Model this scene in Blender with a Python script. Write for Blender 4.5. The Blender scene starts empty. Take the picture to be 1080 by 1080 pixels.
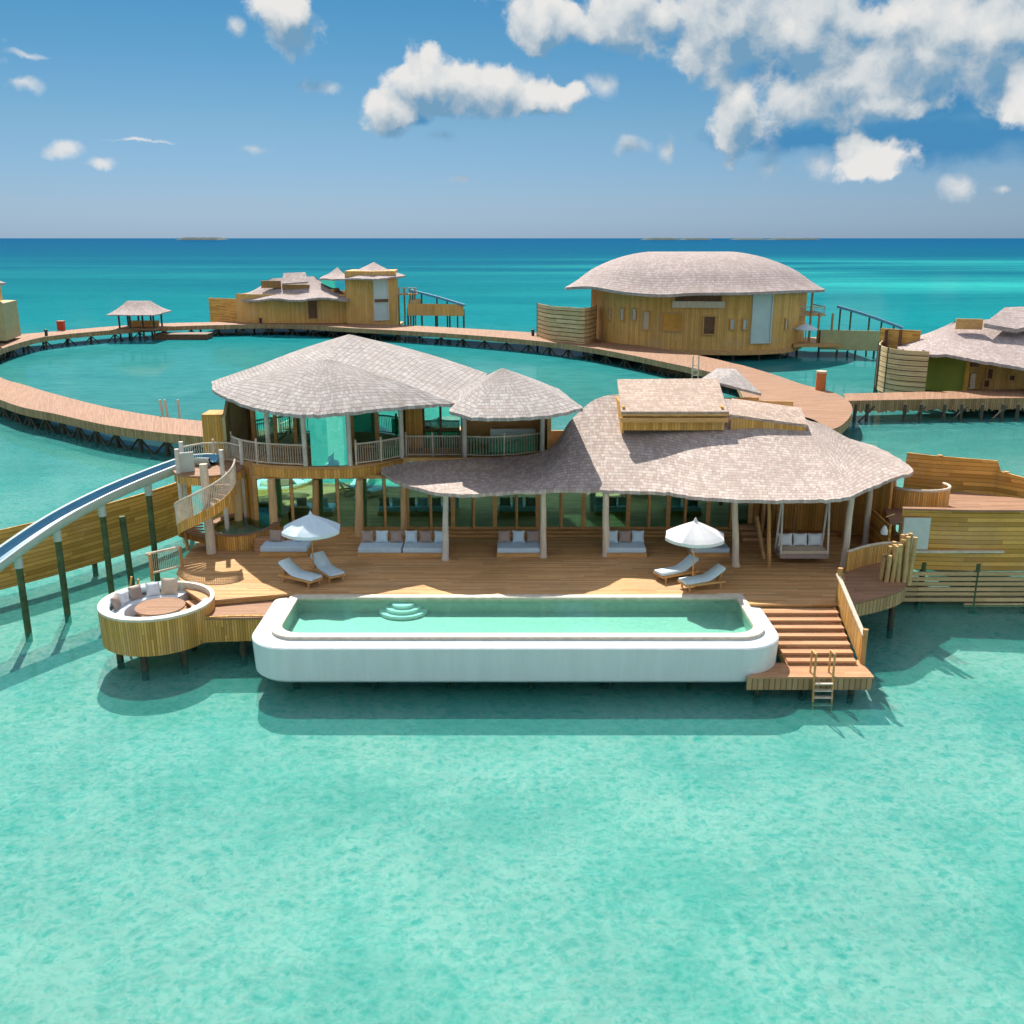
import bpy, math, random
from mathutils import Vector
random.seed(7)
S = bpy.context.scene
COL = S.collection
PI = math.pi
# ------------------------------------------------------------------ camera
H, F, HOR = 17.2, 1030.0, 289.0
PITCH = math.atan2(HOR, F)
CP, SP = math.cos(PITCH), math.sin(PITCH)
cam_d = bpy.data.cameras.new('camera'); cam = bpy.data.objects.new('camera', cam_d); COL.objects.link(cam)
cam.location = (0, 0, H); cam.rotation_euler = (PI/2 - PITCH, 0, 0)
cam_d.sensor_width = 36; cam_d.lens = 36*F/1080; cam_d.clip_start = .5; cam_d.clip_end = 200000
S.camera = cam

def ray(px, py):
    a = (px-540)/F; b = (540-py)/F
    return (a, CP + b*SP, -SP + b*CP)
def W(px, py, z):
    "survey: where the sight line through a photo point meets the level z"
    d = ray(px, py); t = (z-H)/d[2]
    return Vector((d[0]*t, d[1]*t, z))
def V(px, py, Y):
    d = ray(px, py); t = Y/d[1]
    return Vector((d[0]*t, Y, H+d[2]*t))

# ------------------------------------------------------------------ node helpers
class NT:
    def __init__(s, nt): s.nt = nt
    def n(s, t, **kw):
        nd = s.nt.nodes.new(t)
        for k, v in kw.items():
            if k.startswith('_'): setattr(nd, k[1:], v)
        for k, v in kw.items():
            if k.startswith('_'): continue
            key = int(k[1:]) if k[0] == 'i' and k[1:].isdigit() else k.replace('__', ' ')
            s.set(nd.inputs[key], v)
        return nd
    def set(s, inp, v):
        if isinstance(v, bpy.types.NodeSocket): s.nt.links.new(v, inp)
        elif isinstance(v, bpy.types.Node): s.nt.links.new(v.outputs[0], inp)
        else:
            if inp.type == 'RGBA' and hasattr(v, '__len__') and len(v) == 3: v = (*v, 1)
            inp.default_value = v
    def m(s, op, a, b=0.0, c=0.0, clamp=False):
        nd = s.nt.nodes.new('ShaderNodeMath'); nd.operation = op; nd.use_clamp = clamp
        s.set(nd.inputs[0], a); s.set(nd.inputs[1], b); s.set(nd.inputs[2], c)
        return nd.outputs[0]
    def vm(s, op, a, b=(0, 0, 0)):
        nd = s.nt.nodes.new('ShaderNodeVectorMath'); nd.operation = op
        s.set(nd.inputs[0], a); s.set(nd.inputs[1], b)
        return nd.outputs['Value'] if op in ('LENGTH', 'DOT_PRODUCT') else nd.outputs[0]
    def mix(s, f, a, b, bt='MIX'):
        nd = s.nt.nodes.new('ShaderNodeMix'); nd.data_type = 'RGBA'; nd.blend_type = bt
        s.set(nd.inputs['Factor'], f); s.set(nd.inputs[6], a); s.set(nd.inputs[7], b)
        return nd.outputs[2]
    def ss(s, x, a, b, lo=0., hi=1.):
        nd = s.nt.nodes.new('ShaderNodeMapRange'); nd.interpolation_type = 'SMOOTHSTEP'
        s.set(nd.inputs[0], x); s.set(nd.inputs[1], a); s.set(nd.inputs[2], b); s.set(nd.inputs[3], lo); s.set(nd.inputs[4], hi)
        return nd.outputs[0]
    def ramp(s, f, pts, interp='LINEAR'):
        nd = s.nt.nodes.new('ShaderNodeValToRGB'); cr = nd.color_ramp; cr.interpolation = interp
        while len(cr.elements) < len(pts): cr.elements.new(0.5)
        for e, (p, c) in zip(cr.elements, pts): e.position = p; e.color = (*c, 1) if len(c) == 3 else c
        s.set(nd.inputs[0], f)
        return nd.outputs[0]
    def noise(s, vec, scale, detail=3, rough=.55, dist=0, out=0):
        nd = s.n('ShaderNodeTexNoise', Vector=vec, Scale=scale, Detail=detail, Roughness=rough, Distortion=dist)
        return nd.outputs[out]

# ------------------------------------------------------------------ world: Nishita sky with clouds
SUN = Vector((-.28, 1.0, 1.13)).normalized()
world = bpy.data.worlds.new('World'); S.world = world; world.use_nodes = True
wt = world.node_tree; wt.nodes.clear(); w = NT(wt)
SKY_STRENGTH = 0.12
sky = w.n('ShaderNodeTexSky', _sky_type='NISHITA', _sun_disc=False, _sun_elevation=math.asin(SUN.z),
          _sun_rotation=math.atan2(SUN.x, SUN.y), _altitude=0, _air_density=1.0, _dust_density=.3, _ozone_density=2.5)
tc = w.n('ShaderNodeTexCoord'); dirv = tc.outputs['Generated']
sp = w.n('ShaderNodeSeparateXYZ', i0=dirv)
az = w.m('ARCTAN2', sp.outputs[0], sp.outputs[1])
el = w.m('ARCSINE', sp.outputs[2])
ae = w.n('ShaderNodeCombineXYZ', i0=az, i1=el).outputs[0]
def azel(px, py):
    d = Vector(ray(px, py)).normalized()
    return (math.atan2(d.x, d.y), math.asin(d.z), 0)
# cumulus: (px, py, half width, half height) as seen in the photograph; the first ones are the big heaps
CUMULUS = [(690,14,66,30),(770,20,76,58),(860,30,84,58),(960,42,66,54),(1050,28,60,54),(880,92,66,34),(780,118,24,36),(925,112,46,12),
           (305,20,28,28),(575,22,36,26),(448,88,42,26),(505,95,50,24),(570,104,44,16),(414,114,24,20),
           (1078,92,34,34),(918,164,36,20),
          (800,-70,150,60),(1020,-70,160,60),(300,-60,30,50),(560,-80,80,50),(-170,40,90,40),(1250,60,120,70)]
WISPS = [(863,170,26,16),(811,168,18,24),(1013,196,18,13),(663,157,20,9),(635,86,16,16),(468,143,22,9),(268,159,20,7),(25,90,18,7),(70,160,18,8),(706,158,9,16),(335,88,28,8),(30,58,22,4),(250,30,9,8),(150,149,40,2),(485,191,12,4),(1055,200,12,5),(108,173,12,6)]
DARKS = [(975,144,155,30),(880,144,130,18),(990,100,90,34),(1060,70,44,60),(432,122,22,9),(840,72,70,22),(1075,125,60,40)]
def near_len(q, P, blobs, k, sc):
    acc = None
    for (px, py, rx, ry) in blobs:
        c = azel(px, py); sx, sy = F/rx*sc, F/ry*sc
        nd = q.nt.nodes.new('ShaderNodeVectorMath'); nd.operation = 'MULTIPLY_ADD'
        q.set(nd.inputs[0], P); q.set(nd.inputs[1], (sx, sy, 0)); q.set(nd.inputs[2], (-c[0]*sx, -c[1]*sy, 0))
        l = q.vm('LENGTH', nd.outputs[0])
        acc = l if acc is None else q.m('SMOOTH_MIN', acc, l, k)
    return acc
ws = w.n('ShaderNodeSeparateXYZ', i0=w.vm('SUBTRACT', w.noise(ae, 26, 4, .6, out=1), (.5, .5, .5)))
aw = w.vm('ADD', ae, w.n('ShaderNodeCombineXYZ', i0=w.m('MULTIPLY', ws.outputs[0], .018), i1=w.m('MULTIPLY', ws.outputs[1], .022)).outputs[0])
def fluff(p):
    n1 = w.noise(p, 17, 7, .60)
    vo = w.n('ShaderNodeTexVoronoi', _feature='SMOOTH_F1', Vector=p, Scale=44, Smoothness=.6).outputs[0]
    return w.m('SUBTRACT', w.m('MULTIPLY', w.m('SUBTRACT', n1, .5), 1.9), w.m('MULTIPLY', w.m('SUBTRACT', vo, .45), .45))
up = (-.005, .017, 0)
aeu = w.vm('ADD', aw, up)
b0 = w.m('SUBTRACT', 1.0, near_len(w, aw, CUMULUS, .18, .8))
b1 = w.m('SUBTRACT', 1.0, near_len(w, aeu, CUMULUS[:14], .18, .8))
f0 = fluff(aw); d0 = w.m('ADD', b0, f0); d1 = w.m('ADD', b1, fluff(aeu))
wisp = w.m('ADD', w.m('SUBTRACT', .9, near_len(w, aw, WISPS, .1, .8)), f0)
cover = w.m('MAXIMUM', w.ss(d0, .0, .36), w.ss(wisp, .0, .95, 0, .85))
lit = w.m('ADD', w.m('MULTIPLY', w.m('SUBTRACT', d0, d1), .55), .58)
lit = w.m('SUBTRACT', lit, w.m('MULTIPLY', w.m('MAXIMUM', d1, -.3), .15), clamp=True)
dk = w.m('ADD', w.m('SUBTRACT', 1.0, near_len(w, aw, DARKS, .2, .9)), w.m('MULTIPLY', f0, .5))
dcover = w.ss(dk, .0, .6, 0, .95)
tint = w.ramp(el, [(0, (.155,.245,.47)), (.03, (.18,.25,.405)), (.10, (.173,.262,.338)), (.17, (.121,.253,.318)), (.26, (.074,.232,.31)), (.45, (.5,.60,.64)), (.75, (1.0,.98,.92)), (1, (1,.97,.90))])
skyc = w.mix(1.0, sky.outputs[0], tint, 'MULTIPLY')
K = 1/SKY_STRENGTH
base_c = w.mix(dcover, skyc, (.035*K, .15*K, .29*K))
cl = w.ramp(lit, [(.26, (.10*K,.20*K,.30*K)), (.44, (.22*K,.28*K,.335*K)), (.62, (.355*K,.385*K,.405*K)), (.90, (.475*K,.47*K,.46*K))])
col = w.mix(cover, base_c, cl)
# bright unseen clouds added overhead and behind the viewer to fill the shade
away = w.m('MAXIMUM', w.ss(el, .36, .55), w.ss(w.m('ABSOLUTE', az), .75, 1.1), clamp=True)
oc = w.m('MULTIPLY', w.ss(w.noise(dirv, 3.2, 4, .55), .50, .62), away)
col = w.mix(oc, col, (1.0*K, .95*K, .87*K))
bg = w.n('ShaderNodeBackground', Color=col, Strength=SKY_STRENGTH)
world.cycles.sampling_method = 'MANUAL'; world.cycles.sample_map_resolution = 256
w.n('ShaderNodeOutputWorld', Surface=bg)
# ------------------------------------------------------------------ sun, exposure
sun_d = bpy.data.lights.new('sun', 'SUN'); sun_d.energy = 4.5; sun_d.angle = math.radians(.5); sun_d.color = (1, .95, .87)
sun = bpy.data.objects.new('sun', sun_d); COL.objects.link(sun); sun.rotation_euler = SUN.to_track_quat('Z', 'Y').to_euler(); sun.location = SUN*200
S.view_settings.view_transform = 'Standard'; S.view_settings.look = 'None'
S.view_settings.exposure = .78
S.cycles.use_adaptive_sampling = True; S.cycles.adaptive_threshold = .03; S.cycles.max_bounces = 7; S.cycles.diffuse_bounces = 4; S.cycles.glossy_bounces = 3; S.view_settings.gamma = 1; S.view_settings.use_curve_mapping = False

# ------------------------------------------------------------------ mesh helpers
ORG = {}
class MB:
    def __init__(s): s.v = []; s.f = []; s.uv = []; s.sm = []
    def face(s, pts, uv=None, smooth=False):
        b = len(s.v); s.v += [Vector(p) for p in pts]; s.f.append(list(range(b, b+len(pts)))); s.uv.append(uv); s.sm.append(smooth)
    def grid(s, rows, uv=None, smooth=True, closed=False, flip=False):
        b = len(s.v); n = len(rows[0])
        for r in rows: s.v += [Vector(p) for p in r]
        for i in range(len(rows)-1):
            for j in range(n if closed else n-1):
                k = (j+1) % n
                q = [(i, j), (i, k), (i+1, k), (i+1, j)]
                if flip: q.reverse()
                s.f.append([b+a*n+c for a, c in q])
                s.uv.append([uv[a][c] for a, c in q] if uv else None); s.sm.append(smooth)
        return s
    def box(s, c, d, rz=0, rx=0, ry=0):
        M = __import__('mathutils').Euler((rx, ry, rz)).to_matrix(); c = Vector(c)
        p = [c + M @ Vector((d[0]*(i-.5), d[1]*(j-.5), d[2]*(k-.5))) for i in (0, 1) for j in (0, 1) for k in (0, 1)]
        for q in ((0,1,3,2),(4,6,7,5),(0,4,5,1),(2,3,7,6),(0,2,6,4),(1,5,7,3)): s.face([p[i] for i in q])
        return s
    def box2(s, x0, x1, y0, y1, z0, z1): return s.box(((x0+x1)/2, (y0+y1)/2, (z0+z1)/2), (x1-x0, y1-y0, z1-z0))
    def beam(s, a, b, wd, ht):
        "box from a to b"
        a = Vector(a); b = Vector(b); t = (b-a).normalized()
        up = Vector((0, 0, 1)) if abs(t.z) < .95 else Vector((0, 1, 0))
        r = t.cross(up).normalized(); u = r.cross(t)
        ra = [a + r*x*wd/2 + u*y*ht/2 for x, y in ((-1,-1),(1,-1),(1,1),(-1,1))]
        rb = [p + (b-a) for p in ra]
        for i in range(4): j = (i+1) % 4; s.face([ra[i], ra[j], rb[j], rb[i]])
        s.face(ra[::-1]); s.face(rb)
        return s
    def tube(s, pts, r, n=8, cap=True, smooth=True):
        pts = [Vector(p) for p in pts]; rows = []
        for i, p in enumerate(pts):
            t = (pts[min(i+1, len(pts)-1)] - pts[max(i-1, 0)]).normalized()
            up = Vector((0, 0, 1)) if abs(t.z) < .9 else Vector((0, 1, 0))
            a = t.cross(up).normalized(); b = a.cross(t); rr = r[i] if hasattr(r, '__len__') else r
            rows.append([p + a*rr*math.cos(2*PI*k/n) + b*rr*math.sin(2*PI*k/n) for k in range(n)])
        s.grid(rows, closed=True, smooth=smooth)
        if cap: s.face(rows[0][::-1]); s.face(rows[-1])
        return s
    def prism(s, poly, z0, z1, top=True, bottom=True, smooth=False):
        "extruded outline; poly counter-clockwise seen from above"
        p = [Vector((q[0], q[1], 0)) for q in poly]
        A = sum(p[i].x*p[(i+1) % len(p)].y - p[(i+1) % len(p)].x*p[i].y for i in range(len(p)))
        if A < 0: p.reverse()
        lo = [Vector((q.x, q.y, z0)) for q in p]; hi = [Vector((q.x, q.y, z1)) for q in p]
        if top: s.face(hi)
        if bottom: s.face(lo[::-1])
        u = 0
        for i in range(len(p)):
            j = (i+1) % len(p); L = (p[j]-p[i]).length
            s.face([lo[i], lo[j], hi[j], hi[i]], [(u, z0), (u+L, z0), (u+L, z1), (u, z1)], smooth); u += L
        return s
    def wall(s, line, z0, z1, th=.12):
        "upright strip along an open plan line; z0/z1 may be lists"
        line = [Vector((q[0], q[1], 0)) for q in line]; n = len(line)
        z0 = z0 if hasattr(z0, '__len__') else [z0]*n; z1 = z1 if hasattr(z1, '__len__') else [z1]*n
        L = [0]
        for i in range(n-1): L.append(L[-1] + (line[i+1]-line[i]).length)
        a, b = [], []
        for i in range(n):
            t = (line[min(i+1, n-1)] - line[max(i-1, 0)]).normalized(); nn = Vector((t.y, -t.x, 0))*th/2
            a.append(line[i]+nn); b.append(line[i]-nn)
        Z = Vector((0, 0, 1))
        for i in range(n-1):
            j = i+1; fu = [(L[i], z0[i]), (L[j], z0[j]), (L[j], z1[j]), (L[i], z1[i])]
            s.face([a[i]+Z*z0[i], a[j]+Z*z0[j], a[j]+Z*z1[j], a[i]+Z*z1[i]], fu)
            s.face([b[j]+Z*z0[j], b[i]+Z*z0[i], b[i]+Z*z1[i], b[j]+Z*z1[j]], [fu[1], fu[0], fu[3], fu[2]])
            s.face([a[i]+Z*z1[i], a[j]+Z*z1[j], b[j]+Z*z1[j], b[i]+Z*z1[i]])
            s.face([b[i]+Z*z0[i], b[j]+Z*z0[j], a[j]+Z*z0[j], a[i]+Z*z0[i]])
        for i, fl in ((0, 1), (n-1, 0)):
            q = [b[i]+Z*z0[i], a[i]+Z*z0[i], a[i]+Z*z1[i], b[i]+Z*z1[i]]
            s.face(q if fl else q[::-1])
        return s
    def pillow(s, c, d, rz=0, rx=0, n=8):
        M = __import__('mathutils').Euler((rx, 0, rz)).to_matrix(); c = Vector(c)
        def P(u, v, sg):
            fx = 1-.10*(1-abs(v)**2)*abs(u)**3; h = (max(0, (1-abs(u)**3.2)*(1-abs(v)**3.2)))**.55
            fy = 1-.10*(1-abs(u)**2)*abs(v)**3
            return c + M @ Vector((u*fx*d[0]/2, sg*h*d[1]/2, v*fy*d[2]/2))
        for sg in (1, -1):
            rows = [[P(-1+2*i/n, -1+2*j/n, sg) for i in range(n+1)] for j in range(n+1)]
            s.grid(rows, flip=(sg < 0) == False)
        return s
    def build(s, name, mat, parent=None, loc=None, bevel=0):
        org = ORG[parent.name] if parent else (Vector(loc) if loc is not None else Vector(((min(q.x for q in s.v)+max(q.x for q in s.v))/2, (min(q.y for q in s.v)+max(q.y for q in s.v))/2, min(q.z for q in s.v))))
        me = bpy.data.meshes.new(name)
        me.from_pydata([(q-org)[:] for q in s.v], [], s.f)
        uvl = me.uv_layers.new(name='UVMap'); data = uvl.data
        for pi, poly in enumerate(me.polygons):
            poly.use_smooth = s.sm[pi]
            u = s.uv[pi]
            if u is None:
                nn = poly.normal; ps = [s.v[i] for i in s.f[pi]]
                if abs(nn.z) > .7: u = [(q.x, q.y) for q in ps]
                else:
                    t = Vector((-nn.y, nn.x, 0)).normalized(); u = [(q.dot(t), q.z) for q in ps]
            for k, li in enumerate(poly.loop_indices): data[li].uv = u[k]
        me.materials.append(mat)
        o = bpy.data.objects.new(name, me); COL.objects.link(o); ORG[o.name] = org
        if parent: o.parent = parent
        else: o.location = org
        if bevel:
            bm = __import__('bmesh'); b = bm.new(); b.from_mesh(me); bm.ops.remove_doubles(b, verts=b.verts, dist=1e-4)
            bm.ops.bevel(b, geom=[e for e in b.edges if len(e.link_faces) == 2 and e.calc_face_angle(0) > .6], offset=bevel, segments=2, affect='EDGES', profile=.6)
            b.to_mesh(me); b.free()
            for p in me.polygons: p.use_smooth = False
        return o
def tag(o, label=None, cat=None, group=None, kind=None):
    for k, v in (('label', label), ('category', cat), ('group', group), ('kind', kind)):
        if v: o[k] = v
    return o
def thing(name, label, cat, loc, group=None, rz=0):
    o = bpy.data.objects.new(name, None); COL.objects.link(o); o.location = loc; o.rotation_euler = (0, 0, rz)
    o.empty_display_size = .3; ORG[o.name] = Vector(loc)
    return tag(o, label, cat, group)
def copy_tree(o, parent=None):
    c = o.copy(); COL.objects.link(c)
    if parent: c.parent = parent
    for ch in list(o.children): copy_tree(ch, c)
    return c
def place(proto, used, loc, rz, label):
    o = proto if not used else copy_tree(proto)
    o.location = loc; o.rotation_euler = (0, 0, rz); o['label'] = label
    return o
def crs(P, n=6, closed=False):
    "smooth curve through points of any dimension"
    P = [list(p) for p in P]; out = []; m = len(P); D = len(P[0])
    for i in range(m if closed else m-1):
        g = (lambda k: P[k % m]) if closed else (lambda k: P[max(0, min(m-1, k))])
        a, b, c, d = g(i-1), g(i), g(i+1), g(i+2)
        for k in range(n):
            t = k/n
            out.append([.5*((2*b[q]) + (c[q]-a[q])*t + (2*a[q]-5*b[q]+4*c[q]-d[q])*t*t + (3*b[q]-a[q]-3*c[q]+d[q])*t**3) for q in range(D)])
    if not closed: out.append(P[-1])
    return out
def lin(P, n=6, closed=False):
    P = [list(p) for p in P]; out = []; m = len(P)
    for i in range(m if closed else m-1):
        a, b = P[i], P[(i+1) % m]
        for k in range(n): out.append([x+(y-x)*k/n for x, y in zip(a, b)])
    if not closed: out.append(P[-1])
    return out
def circ(cx, cy, rx, ry=None, n=40, a0=0, a1=360):
    ry = ry or rx; full = abs(a1-a0) >= 360
    return [(cx+rx*math.cos(math.radians(a0+(a1-a0)*i/(n if full else n-1))), cy+ry*math.sin(math.radians(a0+(a1-a0)*i/(n if full else n-1)))) for i in range(n)]
def rrect(x0, x1, y0, y1, rf, rb, n=8):
    "rounded rectangle, rf radius at the y0 side, rb at the y1 side"
    o = []
    for cx, cy, r, a in ((x0+rf, y0+rf, rf, 180), (x1-rf, y0+rf, rf, 270), (x1-rb, y1-rb, rb, 0), (x0+rb, y1-rb, rb, 90)):
        for i in range(n+1):
            t = math.radians(a+90*i/n); o.append((cx+r*math.cos(t), cy+r*math.sin(t)))
    return o

# ------------------------------------------------------------------ materials
def mat(name):
    m = bpy.data.materials.new(name); m.use_nodes = True; nt = m.node_tree; nt.nodes.clear(); q = NT(nt)
    b = q.n('ShaderNodeBsdfPrincipled'); q.n('ShaderNodeOutputMaterial', Surface=b)
    return m, q, b
def mul(c, k): return tuple(x*k for x in c)
def planks(name, c, axis=1, wd=.14, var=.35, gap=.10, rough=.75, c2=None, bump=.4, length=2.6, dirt=.35):
    m, q, b = mat(name)
    uv = q.n('ShaderNodeTexCoord').outputs['UV']; s = q.n('ShaderNodeSeparateXYZ', i0=uv)
    a = q.m('DIVIDE', s.outputs[axis], wd); o = s.outputs[1-axis]
    fl = q.m('FLOOR', a); fr = q.m('FRACT', a)
    r0 = q.n('ShaderNodeTexWhiteNoise', _noise_dimensions='1D', W=fl).outputs[0]
    seg = q.m('FLOOR', q.m('ADD', q.m('DIVIDE', o, length), q.m('MULTIPLY', r0, 7.3)))
    rnd = q.n('ShaderNodeTexWhiteNoise', _noise_dimensions='2D', Vector=q.n('ShaderNodeCombineXYZ', i0=fl, i1=seg)).outputs[0]
    sc = (1.2, 14, 1) if axis == 1 else (14, 1.2, 1)
    gr = q.noise(q.vm('MULTIPLY', uv, sc), 3.0, 4, .6)
    pos = q.n('ShaderNodeNewGeometry').outputs['Position']
    st = q.noise(pos, .45, 5, .65)
    base = q.mix(rnd, mul(c, 1-var/2), mul(c2 or c, 1+var/2))
    base = q.mix(q.ss(gr, .35, .75, 0, .4), base, mul(c, .55))
    base = q.mix(q.ss(st, .45, .75, 0, dirt), base, mul(c, .6))
    bl = q.noise(q.vm('MULTIPLY', pos, (.25, .6, .4)), 1.0, 5, .7)
    base = q.mix(q.ss(bl, .48, .72, 0, .35), base, tuple(.55*x+.45*sum(c)/3*1.15 for x in c))
    g = q.m('MINIMUM', q.m('DIVIDE', fr, gap), q.m('DIVIDE', q.m('SUBTRACT', 1.0, fr), gap), clamp=True)
    base = q.mix(q.m('SUBTRACT', 1.0, g), base, mul(c, .28))
    bp = q.n('ShaderNodeBump', Strength=bump, Distance=.02, Height=q.m('ADD', g, q.m('MULTIPLY', gr, .3)))
    q.set(b.inputs['Base Color'], base); q.set(b.inputs['Roughness'], rough); q.set(b.inputs['Normal'], bp)
    b.inputs['Specular IOR Level'].default_value = .25
    return m
def plain(name, c, rough=.7, var=.2, scale=2.0, bump=0, spec=.3, metal=0, stretch=(1,1,1)):
    m, q, b = mat(name)
    pos = q.n('ShaderNodeNewGeometry').outputs['Position']
    n = q.noise(q.vm('MULTIPLY', pos, stretch), scale, 5, .6); n2 = q.noise(pos, scale*9, 3, .6)
    f = q.m('ADD', q.m('MULTIPLY', n, .7), q.m('MULTIPLY', n2, .3))
    q.set(b.inputs['Base Color'], q.mix(q.ss(f, .3, .7), mul(c, 1-var), mul(c, 1+var*.5)))
    b.inputs['Roughness'].default_value = rough; b.inputs['Specular IOR Level'].default_value = spec; b.inputs['Metallic'].default_value = metal
    if bump: q.set(b.inputs['Normal'], q.n('ShaderNodeBump', Strength=bump, Distance=.03, Height=f))
    return m
def shingles(name, c1, c2, row=.24, wd=.2, var=1.0):
    m, q, b = mat(name)
    uv = q.n('ShaderNodeTexCoord').outputs['UV']
    wob = q.noise(uv, 1.2, 3, .6, out=1)
    uv2 = q.vm('ADD', uv, q.vm('MULTIPLY', q.vm('SUBTRACT', wob, (.5, .5, .5)), (.10, .12, 0)))
    s = q.n('ShaderNodeSeparateXYZ', i0=uv2)
    v = q.m('DIVIDE', q.m('ADD', s.outputs[1], q.m('MULTIPLY', q.noise(q.vm('MULTIPLY', uv, (3.5, .01, 0)), 1.0, 3, .7), .12)), row); rowi = q.m('FLOOR', v); fv = q.m('FRACT', v)
    ru = q.n('ShaderNodeTexWhiteNoise', _noise_dimensions='1D', W=rowi).outputs[0]
    u = q.m('ADD', q.m('DIVIDE', s.outputs[0], q.m('MULTIPLY', q.m('ADD', .75, q.m('MULTIPLY', ru, .8)), wd)), q.m('MULTIPLY', ru, 57.0)); ui = q.m('FLOOR', u); fu = q.m('FRACT', u)
    rnd = q.n('ShaderNodeTexWhiteNoise', _noise_dimensions='2D', Vector=q.n('ShaderNodeCombineXYZ', i0=ui, i1=rowi)).outputs[0]
    pos = q.n('ShaderNodeNewGeometry').outputs['Position']
    big = q.noise(pos, .35, 5, .6); med = q.noise(pos, 2.2, 4, .65)
    base = q.mix(q.m('POWER', rnd, 1.3), c1, c2)
    base = q.mix(q.ss(big, .4, .7, 0, .45), base, mul(c1, .85))
    base = q.mix(q.ss(med, .5, .75, 0, .35), base, (c2[0]*.95, c2[1]*.78, c2[2]*.66))
    sp_ = q.noise(pos, 9.0, 2, .6)
    base = q.mix(q.ss(sp_, .60, .72, 0, .55), base, mul(c1, .5))
    base = q.mix(q.ss(q.noise(q.vm('MULTIPLY', pos, (1.2, .35, .5)), 1.0, 5, .7), .55, .75, 0, .4), base, mul(c1, .62))
    edge = q.m('MINIMUM', q.m('DIVIDE', fu, .12), q.m('DIVIDE', q.m('SUBTRACT', 1.0, fu), .12), clamp=True)
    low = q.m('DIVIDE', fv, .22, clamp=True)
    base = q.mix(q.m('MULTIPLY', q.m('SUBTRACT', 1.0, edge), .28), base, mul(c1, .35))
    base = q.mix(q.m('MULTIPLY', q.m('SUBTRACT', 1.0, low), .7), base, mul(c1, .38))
    hgt = q.m('ADD', q.m('MULTIPLY', q.m('SUBTRACT', 1.0, fv), .8), q.m('ADD', q.m('MULTIPLY', edge, .25), q.m('MULTIPLY', rnd, .45)))
    bp = q.n('ShaderNodeBump', Strength=.75, Distance=.05, Height=hgt)
    q.set(b.inputs['Base Color'], base); b.inputs['Roughness'].default_value = .85; b.inputs['Specular IOR Level'].default_value = .2
    q.set(b.inputs['Normal'], bp)
    return m
def glass(name, tint, refl=.16, rough=.02, gain=1.0):
    m = bpy.data.materials.new(name); m.use_nodes = True; nt = m.node_tree; nt.nodes.clear(); q = NT(nt)
    fr = q.n('ShaderNodeLayerWeight', Blend=.35).outputs['Fresnel']
    pos = q.n('ShaderNodeNewGeometry').outputs['Position']
    bp = q.n('ShaderNodeBump', Strength=.05, Distance=.05, Height=q.noise(pos, .8, 2))
    t = q.n('ShaderNodeBsdfTransparent', Color=tint); g = q.n('ShaderNodeBsdfGlossy', Color=(.40*gain, .98*gain, .88*gain), Roughness=rough, Normal=bp)  # teal of the reflected water put into the gloss colour
    mx = q.n('ShaderNodeMixShader', Fac=q.m('ADD', q.m('MULTIPLY', fr, .8), refl, clamp=True), i1=t.outputs[0], i2=g.outputs[0])
    q.n('ShaderNodeOutputMaterial', Surface=mx)
    return m
M = {}
M['deck'] = planks('deck_boards', (.60,.32,.115), 1, .15, .42, c2=(.64,.365,.16), dirt=.45)
M['walk'] = planks('walkway_boards', (.335,.175,.092), 1, .18, .3, c2=(.36,.195,.11), gap=.08, dirt=.25)
M['stair'] = planks('stair_boards', (.56,.29,.14), 1, .14, .3, c2=(.60,.325,.165))
M['clad'] = planks('bamboo_cladding', (.66,.345,.075), 0, .11, .5, .16, c2=(.70,.39,.105), length=6)
M['wallv'] = planks('vertical_boarding', (.68,.35,.075), 0, .16, .4, .09, c2=(.70,.385,.10), length=9)
M['wallfar'] = planks('golden_boarding', (.72,.40,.11), 0, .25, .25, .06, c2=(.75,.44,.14), length=9)
M['fence'] = planks('fence_boards', (.66,.33,.065), 1, .22, .5, .10, c2=(.72,.385,.095), length=3.2, dirt=.5)
M['slat'] = planks('pale_slats', (.66,.46,.22), 1, .5, .3, .05, c2=(.70,.50,.26), length=4)
M['fascia'] = planks('fascia_battens', (.40,.25,.11), 0, .22, .45, .15, c2=(.45,.30,.15), length=9)
M['post'] = plain('timber_post', (.48,.27,.10), .7, .3, 1.5, .2, stretch=(3,3,.6))
M['log'] = plain('bleached_log', (.66,.56,.43), .8, .22, 2.0, .25, stretch=(3,3,.5))
M['gold_log'] = plain('golden_log', (.68,.45,.22), .75, .25, 2.0, .25, stretch=(3,3,.5))
M['white_post'] = plain('pale_post', (.66,.62,.54), .7, .2, 2.0, .2)
M['cap'] = plain('ridge_shingles', (.60,.535,.495), .85, .2, 5, .3)
M['bamboo'] = plain('bamboo_poles', (.54,.36,.15), .6, .3, 3)
M['rail'] = plain('pale_rail_timber', (.66,.58,.46), .7, .25, 3)
M['trim'] = plain('warm_timber', (.62,.345,.125), .65, .25, 2, .1, stretch=(.6,3,3))
M['orange'] = plain('amber_panel', (.62,.30,.05), .6, .15, 1.2)
M['pile'] = plain('wet_pile', (.085,.075,.05), .7, .4, 2, .3)
M['gpile'] = plain('weed_green_post', (.075,.115,.05), .7, .5, 1.6, .3)
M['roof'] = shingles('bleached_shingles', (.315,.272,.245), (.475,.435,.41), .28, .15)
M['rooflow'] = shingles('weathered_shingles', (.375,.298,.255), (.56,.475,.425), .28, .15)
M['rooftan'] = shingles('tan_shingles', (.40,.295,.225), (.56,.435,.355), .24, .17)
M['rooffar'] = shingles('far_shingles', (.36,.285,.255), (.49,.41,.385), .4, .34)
M['soffit'] = planks('soffit_boards', (.34,.19,.07), 0, .2, .3)
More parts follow.
